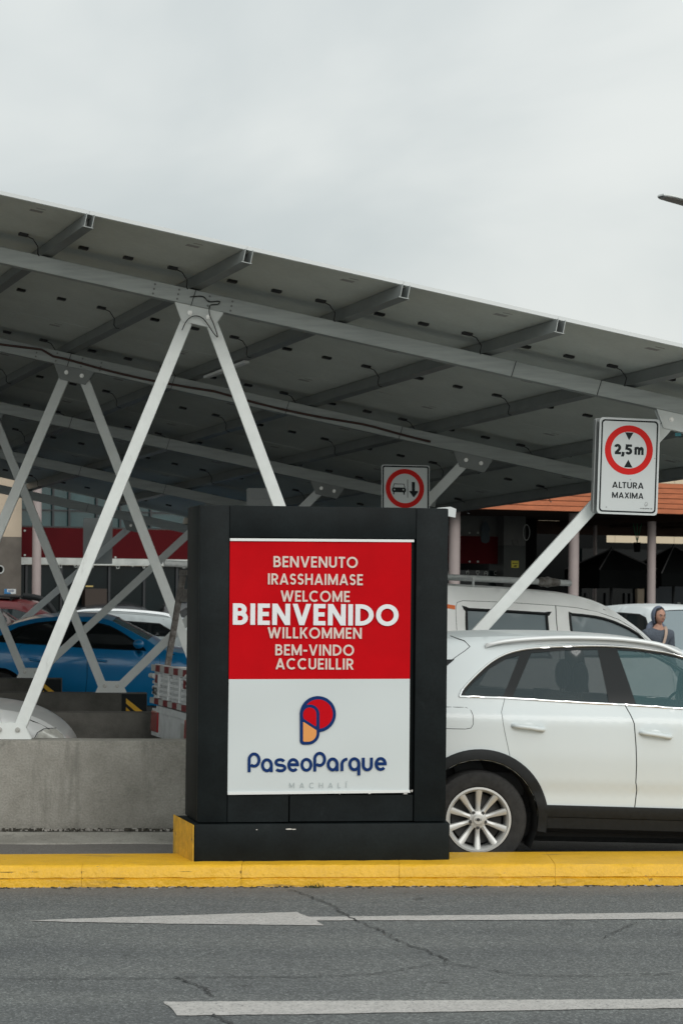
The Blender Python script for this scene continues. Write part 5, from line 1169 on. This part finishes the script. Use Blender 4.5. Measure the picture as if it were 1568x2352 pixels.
obj('window_decal', mb, DECAL, mall)
mb = MB(); P5 = FPl(.07); u, v = P5.hit(1114, 1222); P5.poly(mb, [(u - .10, v + .05), (u - .07, v - .02), (u - .10, v - .1), (u - .08, v - .19), (u, v - .22), (u + .08, v - .19), (u + .10, v - .1), (u + .07, v - .02), (u + .10, v + .05), (u + .05, v + .17), (u, v + .22), (u - .05, v + .17)], 0); obj('cupcake_emblem', mb, mat('emblem_blue', (.02, .035, .045), .6), mall)
t0, t1, z0, z1 = frect(1156, 1225, 1206, 1350, .3)
obj('pier', fbox(MB(), t0, t1, ft(1180, 1253, .3)[1], 3.4, -.3, .3), GREYW, mall); obj('pier_base', fbox(MB(), t0, t1, -.4, ft(1180, 1253, .3)[1] - .003, -.3, .302), GREYW2, mall)
P6 = FPl(.304); u, v = P6.hit(1183, 1245); mb = MB().lathe([(.05, 0), (.07, 0), (.07, .02), (.05, .02)], P6.p(u, v), P6.n, 20, True); obj('drain_ring', mb, GREYW, mall)
yn = MB(); (u0, v0), (u1, v1) = P6.hit(1173, 1304), P6.hit(1190, 1288); yn.poly([P6.p(u0, v0, .002), P6.p(u1, v0, .002), P6.p(u1, v1, .002), P6.p(u0, v1, .002)], P6.n * .008)
yo = tag(obj('warning_notice', yn, YSIGN), 'small yellow notice on the grey pier under the wooden porch', 'notice')
mb = MB(); P6.poly(mb, [(u0 + .02, v1 - .045), (u1 - .02, v1 - .045), (u1 - .02, v1 - .06), (u0 + .02, v1 - .06)], .0125); P6.poly(mb, [(u0 + .04, v0 + .02), (u1 - .05, v0 + .02), (u1 - .04, v0 + .05), (u0 + .06, v0 + .045)], .0125); obj('notice_print', mb, SIGNK, yo)
mb = MB(); rows = []; u, v = P6.hit(1207, 1223); P6.strip(mb, ribbon([(u + .07 * math.cos(k * .33), v + .15 * math.sin(k * .33)) for k in range(20)], .014), .02); obj('egg_outline', mb, DECAL, mall)
# ------------------------------------------------------------------ wooden porch on the right
porch = thing('wooden_porch', 'entrance porch with an orange slatted wood fascia and a dark ceiling', 'porch', tuple(F0.p(tr, 0, 3)), 0)
DPF = 3.6; tpl = ft(960, 1150, DPF)[0]; tpr = ft(2100, 1150, DPF)[0]
zf0 = ft(1300, 1174.5, DPF)[1]; zf1 = ft(1520, 1110, DPF)[1]
ns = 6; hh = (zf1 - zf0) / ns; mb = MB(); t = tpl
for k in range(ns):
    t = tpl + (k % 2) * .9
    for a_, b_ in [(tpl, tpl + 1.2 + (k % 2) * .7)] + [(tpl + 1.2 + (k % 2) * .7 + 2.2 * i, tpl + 1.2 + (k % 2) * .7 + 2.2 * (i + 1)) for i in range(8)]:
        if a_ < tpr: fbox(mb, a_ + .003, min(b_, tpr) - .003, zf0 + hh * k + .006, zf0 + hh * (k + 1) - .006, DPF - .03, DPF + random.uniform(-.004, .004))
obj('fascia_slats', mb, WOOD, porch); obj('fascia_backing', fbox(MB(), tpl, tpr, zf0, zf1, DPF - .12, DPF - .031), WOODB, porch)
tmid = ft(1330, 1250, 0)[0]
mb = MB(); fbox(mb, tpl, tmid, zf0 + .02, zf0 + .12, -4.0, DPF - .121); fbox(mb, tmid + .001, tpr, zf0 + .02, zf0 + .12, -1.6, DPF - .121); obj('ceiling', mb, CEIL, porch)
mb = MB()
for k in range(5): tt = tmid + .4 + k * 1.2; fbox(mb, tt, tt + .12, zf0 - .10, zf0 + .018, -1.5, DPF - .2)
obj('ceiling_beam', mb, CEIL, porch)
for a_ in ((tr + .9, ft(1392, 1240, -4)[0], -.4, zf0 + .01, -4.2, -4.0), (tr + .02, tr + .9, -.4, zf0 + .01, -.5, -.3), (ft(1392, 1240, -4)[0] + .01, tpr, -.4, ft(1450, 1246, -4)[1], -4.6, -4.3)): obj('back_wall', fbox(MB(), *a_), DARKIN, porch)
obj('rear_beam', fbox(MB(), tmid - 1, tpr, ft(1480, 1231, -1.6)[1], zf0 + .018, -1.75, -1.601), CEIL, porch)
column(1031, 1054, 0, 3.0, 'pinkish round porch column close beside the black pillar', zf0 - .005); column(1305.5, 1326.5, 0, 3.0, 'pinkish round porch column crossed by the taped end of the pipe', zf0 - .005)
column(1486, 1503, 0, 2.6, 'dark round porch column rising from the black parasol on the far end', zf0 - .105)
column(1361, 1368.5, 0, -1.2, 'thin dark column below the middle of the porch ceiling', zf0 + .01)
beige = thing('beige_building', 'plain beige building seen through the porch and above its orange fascia', 'building', tuple(F0.p(tmid, 0, -14)), 0)
obj('wall', fbox(MB(), tmid - 5, tpr + 12, -.4, 6.6, -22, -14), CREAM, beige)
mb = MB(); 
for k in range(14): fbox(mb, tmid - 4 + k * 1.9, tmid - 3.985 + k * 1.9, -.3, 6.55, -13.999, -13.99)
obj('wall_joint', mb, BEIGE, beige)
# shops under the porch
shop = thing('shop_front', 'dark shop front with glass doors and a navy panel lettered P', 'shop front', tuple(F0.p(tmid, 0, -2)), 0)
ts = ft(1335, 1360, -2)[0]; te = tpr
obj('glazing', fbox(MB(), ts, te, -.4, ft(1450, 1262, -2)[1], -2.2, -2.0), GLZ2, shop)
mb = MB()
for x in (1345, 1390, 1434, 1446): t = ft(x, 1370, -2)[0]; fbox(mb, t - .03, t + .03, -.4, 1.9, -1.999, -1.95)
obj('door_frame', mb, MULL, shop)
t0, t1, z0, z1 = frect(1463, 1340, 1478, 1400, -1.9); obj('beige_panel', fbox(MB(), t0, t1, -.4, 2.0, -1.999, -1.9), BEIGE, shop)
t0, t1, z0, z1 = frect(1500, 1340, 1640, 1400, -1.8); obj('navy_panel', fbox(MB(), t0, t1, -.4, 2.1, -1.999, -1.8), NAVYW, shop)
PS_ = FPl(-1.8); mb = MB(); (u, v) = PS_.hit(1554, 1398); text(mb, PS_, 'P', u, u + .09, v, v + .13, .2, .003); obj('shop_lettering', mb, DECAL, shop)
def parasol(label, xa, ya, x0, x1, yr, yv, d):
    pl = FPl(d); (ta, za) = pl.hit(xa, ya); t0, t1 = pl.hit(x0, yr)[0], pl.hit(x1, yr)[0]; zr = pl.hit(xa, yr)[1]; zv = pl.hit(xa, yv)[1]; hw = (t1 - t0) / 2; tcn = (t0 + t1) / 2
    r = thing('parasol', label, 'parasol', tuple(F0.p(tcn, 0, d)), 0, 'black parasols under the porch')
    cs = [F0.p(tcn - hw, zr, d + hw), F0.p(tcn + hw, zr, d + hw), F0.p(tcn + hw, zr, d - hw), F0.p(tcn - hw, zr, d - hw)]; ap = F0.p(tcn, za, d); mb = MB()
    for i in range(4):
        a_, b_ = cs[i], cs[(i + 1) % 4]; rows = []
        for k in range(7):
            q = k / 6; rows.append([ap.lerp(a_, q), ap.lerp(a_.lerp(b_, .5), q) - Vector((0, 0, .07 * q * (1 - q) * 4)), ap.lerp(b_, q)])
        mb.grid(rows); m_ = a_.lerp(b_, .5); mb.grid([[a_, m_, b_], [a_ - Vector((0, 0, zr - zv)), m_ - Vector((0, 0, (zr - zv) * 1.05)), b_ - Vector((0, 0, zr - zv))]])
    obj('cover', mb, CLOTHK, r, smooth=20)
    mb = MB()
    for c in cs: mb.tube([ap + Vector((0, 0, .012)), c + Vector((0, 0, .012))], .014, 6)
    obj('rib', mb, mat('parasol_rib', (.06, .06, .06), .5), r); mb = MB().cyl(F0.p(tcn, -.1, d), ap + Vector((0, 0, .05)), .03, 12); mb.cyl(F0.p(tcn, -.1, d), F0.p(tcn, .0, d), .3, 20); obj('pole', mb, TRIMK, r, smooth=40)
parasol('black parasol with a long valance hanging right of the second porch column', 1395, 1262, 1335, 1470, 1310, 1350, 1.0)
parasol('black parasol with a pale rib partly hidden behind the standing person', 1497, 1255, 1470, 1620, 1318, 1346, 1.3)
lp = Plane(F0.p(*ft(1462, 1245, 0), 0), FF)
pt = thing('hanging_planter', 'small dark planter hung on green straps below the porch ceiling', 'planter', tuple(lp.o), 0); 
mb = MB().cyl(F0.p(*ft(1462, 1268, 0), 0), F0.p(*ft(1462, 1246, 0), 0), .06, 12, .075); obj('pot', mb, DARKIN, pt)
mb = MB(); c0 = F0.p(*ft(1462, 1246, 0), 0)
for x in (1451, 1462, 1474): q = F0.p(*ft(x, 1200, 0), 0); q.z = zf0 + .018; mb.tube([c0, q], .008, 5)
obj('strap', mb, GREENL, pt)

# ------------------------------------------------------------------ white pickup facing the camera behind the person
S = wagon(1.72); S['wglass'] = GLASS_F; S['ends'] = ((-.82, .5, .1), (3.24, .8, .16))
wp, wk, wch = car('parked_pickup', 'white pickup facing the camera behind the standing person', 'pickup', (4.55, 33.0, -.01), math.radians(-67), 0.0, CARW, S)
mb = MB(); mb.poly([(3.16, -.5, .62), (3.16, .5, .62), (3.19, .5, .86), (3.19, -.5, .86)], (.05, 0, 0)); obj('grille', mb, TRIMK, wp, local=True)
mb = MB(); wk.panel(mb, [(2.8, .86), (2.88, .99), (3.08, .92), (3.16, .82)], (), .05, .006); obj('headlight', mb, LAMPCLR, wp, local=True, smooth=50)
mb = MB(); mb.ball((1.75, .0, 1.32), .004, .022, .035, 10, 8); obj('air_freshener', mb, mat('tan_tag', (.55, .36, .16), .7), wp, local=True)

# ------------------------------------------------------------------ person
SKINM = mat('skin', (.44, .235, .165), .55, var=.04, scale=12); KNIT = mat('grey_sweater', (.085, .10, .125), .95, var=.25, scale=60, bump=.3, bscale=90); HOOD = mat('grey_blue_hood', (.13, .155, .21), .95, var=.2, scale=70, bump=.3, bscale=90)
HAIR = mat('black_hair', (.010, .008, .009), .5); STRAPM = mat('beige_strap', (.42, .31, .245), .8); JEAN = mat('dark_jeans', (.03, .04, .06), .9, var=.15, scale=40); SHOE = mat('dark_shoe', (.02, .02, .02), .6); LIP = mat('lips', (.32, .11, .10), .5); EYEW = mat('eye_white', (.6, .58, .55), .3)
def skin_mesh(name, pts, edges, radii, m, parent, sub=2, root=0):
    me = bpy.data.meshes.new(name); me.from_pydata([tuple(p) for p in pts], edges, []); o = bpy.data.objects.new(name, me); link(o)
    md = o.modifiers.new('s', 'SKIN'); md.use_smooth_shade = True
    for i, r in enumerate(radii):
        v = me.skin_vertices[0].data[i]; v.radius = r if isinstance(r, tuple) else (r, r); v.use_root = (i == root)
    o.modifiers.new('d', 'SUBSURF').levels = sub; o.modifiers['d'].render_levels = sub
    dg = bpy.context.evaluated_depsgraph_get(); nm = bpy.data.meshes.new_from_object(o.evaluated_get(dg)); bpy.data.objects.remove(o)
    for p in nm.polygons: p.use_smooth = True
    nm.materials.append(m); r_ = bpy.data.objects.new(name, nm); link(r_); r_.parent = parent; return r_
hd = at(1512, 1430, 28.5); px, pz = hd.x - .01, lot_z(4, 28.5)
per = thing('person', 'person in a grey blue hood and dark sweater with a beige bag strap', 'person', (px, 28.5, pz), 0); per.rotation_euler = (0, 0, math.radians(20)); per.scale = (1.035,) * 3
# local frame: facing -y, left hand at +x
B = [(0, 0, .92), (0, .01, 1.08), (0, .01, 1.24), (0, .0, 1.345), (0, -.01, 1.43), (0, -.02, 1.50),
     (.09, 0, .88), (.10, -.02, .48), (.10, .02, .09), (.10, -.10, .04), (-.09, 0, .88), (-.10, -.10, .49), (-.10, -.02, .10), (-.10, -.14, .045),
     (.155, .01, 1.335), (.20, .03, 1.07), (.21, -.03, .84), (-.155, .01, 1.335), (-.20, .05, 1.07), (-.21, .0, .84)]
E_ = [(0, 1), (1, 2), (2, 3), (3, 4), (4, 5), (0, 6), (6, 7), (7, 8), (8, 9), (0, 10), (10, 11), (11, 12), (12, 13), (3, 14), (14, 15), (15, 16), (3, 17), (17, 18), (18, 19)]
Rr = [(.155, .11), (.125, .09), (.15, .105), (.13, .08), .050, .048, .088, .06, .042, .035, .088, .06, .042, .035, .058, .046, .032, .058, .046, .032]
bodyo = skin_mesh('body', B, E_, Rr, SKINM, per)
def grow(r, k): return tuple(x + k for x in r) if isinstance(r, tuple) else r + k
ids = [0, 1, 2, 3, 4, 14, 15, 16, 17, 18, 19]; mp_ = {v: i for i, v in enumerate(ids)}
sp_ = [B[i] for i in ids]; sp_[mp_[4]] = (0, -.006, 1.435)
skin_mesh('sweater', sp_, [(mp_[a], mp_[b]) for a, b in E_ if a in mp_ and b in mp_], [grow(Rr[i], .020 + (.012 if i in (3, 14, 17) else 0)) for i in ids], KNIT, per)
ids = [0, 6, 7, 8, 10, 11, 12]; mp_ = {v: i for i, v in enumerate(ids)}
skin_mesh('trousers', [B[i] for i in ids], [(mp_[a], mp_[b]) for a, b in E_ if a in mp_ and b in mp_], [grow(Rr[i], .016) for i in ids], JEAN, per)
for s_, yy in ((1, -.05), (-1, -.09)): mb = MB().ball((.10 * s_, yy, .042), .045, .13, .045, 12, 8); obj('shoe', mb, SHOE, per, local=True, smooth=60)
for s_, (x, y, z) in ((1, (.21, -.03, .84)), (-1, (-.21, .0, .84))):        # hands hang slightly curled
    hp = [(x, y, z), (x + .004 * s_, y - .012, z - .045), (x + .004 * s_, y - .02, z - .085)]; he = [(0, 1), (1, 2)]; hr = [(.022, .03), (.018, .038), (.016, .036)]
    for k, (dy, ln) in enumerate(((-.030, .070), (-.010, .078), (.010, .072), (.028, .056))):
        o = len(hp); bx = x + .004 * s_
        hp += [(bx, y - .02 + dy, z - .095), (bx - .004 * s_, y - .022 + dy * 1.1, z - .095 - ln * .5), (bx - .016 * s_, y - .024 + dy * 1.1, z - .095 - ln)]; he += [(2, o), (o, o + 1), (o + 1, o + 2)]; hr += [.0095, .0085, .0075]
    o = len(hp); hp += [(x - .006 * s_, y - .045, z - .05), (x - .016 * s_, y - .062, z - .085)]; he += [(1, o), (o, o + 1)]; hr += [.011, .009]
    skin_mesh('hand', hp, he, hr, SKINM, per, 1)
# head, turned a little further than the body
HM = Matrix.Translation((0, -.03, 1.575)) @ Matrix.Rotation(math.radians(4), 4, 'Z') @ Matrix.Rotation(math.radians(7), 4, 'X')
mb = MB(); rows = []; n, m = 32, 26
for i in range(m + 1):
    ph = math.pi * i / m; r = []
    for k in range(n + 1):
        th = 2 * math.pi * k / n; x, y, z = math.sin(ph) * math.sin(th), -math.sin(ph) * math.cos(th), math.cos(ph)
        jaw = max(0, -z); X = .073 * x * (1 - .38 * jaw ** 1.5); Y = .092 * y; Z = .112 * z
        f = max(0, -y)
        if y < 0:
            Y *= 1 - .10 * f
            Y -= .024 * math.exp(-(x / .16) ** 2 - ((z + .12) / .16) ** 2) * f + .012 * math.exp(-(x / .10) ** 2 - ((z - .08) / .2) ** 2) * f      # nose
            Y += .012 * (math.exp(-((x - .36) / .16) ** 2 - ((z - .10) / .11) ** 2) + math.exp(-((x + .36) / .16) ** 2 - ((z - .10) / .11) ** 2))              # eye sockets
            Y -= .006 * math.exp(-(x / .5) ** 2 - ((z - .26) / .08) ** 2)                                  # brow
            Y -= .008 * math.exp(-(x / .26) ** 2 - ((z + .50) / .09) ** 2) * f - .004 * math.exp(-(x / .3) ** 2 - ((z + .64) / .06) ** 2)
            Y -= .016 * math.exp(-(x / .28) ** 2 - ((z + .86) / .16) ** 2)                                   # chin
        r.append(HM @ Vector((X, Y, Z)))
    rows.append(r)
mb.grid(rows); head = obj('head', mb, SKINM, per, local=True, smooth=80)
def hm(b): b.xf(HM); return b
for s_ in (-1, 1):
    obj('eye', hm(MB().ball((.027 * s_, -.073, .010), .0105, .007, .0042, 12, 8)), EYEW, head, local=True, smooth=80)
    obj('iris', hm(MB().ball((.026 * s_, -.080, .009), .0048, .004, .0043, 10, 8)), HAIR, head, local=True, smooth=80)
    obj('eyebrow', hm(MB().tube([(.011 * s_, -.088, .025), (.028 * s_, -.0865, .0315), (.044 * s_, -.074, .028)], .0036, 6)), HAIR, head, local=True, smooth=80)
    obj('ear', hm(MB().ball((.073 * s_, .005, .0), .009, .02, .032, 10, 8)), SKINM, head, local=True, smooth=80)
obj('mouth', hm(MB().ball((0, -.0825, -.056), .021, .006, .006, 14, 8)), LIP, head, local=True, smooth=80)
def cap(rx, ry, rz, oy, cut, m_, name, off=0, lo_=.62):
    rows = []
    for i in range(19):
        ph = math.pi * i / 18 * .97; r = []
        for k in range(31):
            c_ = cut * min(1, max(0, (ph - lo_) / .34)); th = math.radians(c_ + (360 - 2 * c_) * k / 30)
            x, y, z = math.sin(ph) * math.sin(th), -math.sin(ph) * math.cos(th), math.cos(ph); r.append(HM @ Vector((rx * x, ry * y + oy, rz * z + off)))
        rows.append(r)
    o = obj(name, MB().grid(rows), m_, per, local=True, smooth=80); return o
cap(.079, .098, .118, .010, 64, HAIR, 'hair', .004)
hood = cap(.090, .112, .128, .022, 72, HOOD, 'hood', .006, .36)
sol = hood.modifiers.new('thick', 'SOLIDIFY'); sol.thickness = .012
mb = MB().tube(spline([Vector(p) for p in ((-.115, .03, 1.385), (-.085, .065, 1.44), (-.02, .085, 1.48), (.05, .075, 1.47), (.10, .045, 1.42))], 5), .042, 10); obj('hood_roll', mb, HOOD, per, local=True, smooth=80)
mb = MB(); sp = [(.085, .06, 1.425), (.085, -.02, 1.440), (.065, -.095, 1.37), (.02, -.125, 1.25), (-.05, -.135, 1.12), (-.13, -.115, .98)]
rows = [[Vector(p) + Vector((.019, 0, .004)), Vector(p) + Vector((.02, -.006, .004)), Vector(p) + Vector((-.02, -.006, -.004)), Vector(p) + Vector((-.019, 0, -.004))] for p in spline([Vector(p) for p in sp], 5)]
obj('bag_strap', mb.grid(rows), STRAPM, per, local=True, smooth=50)
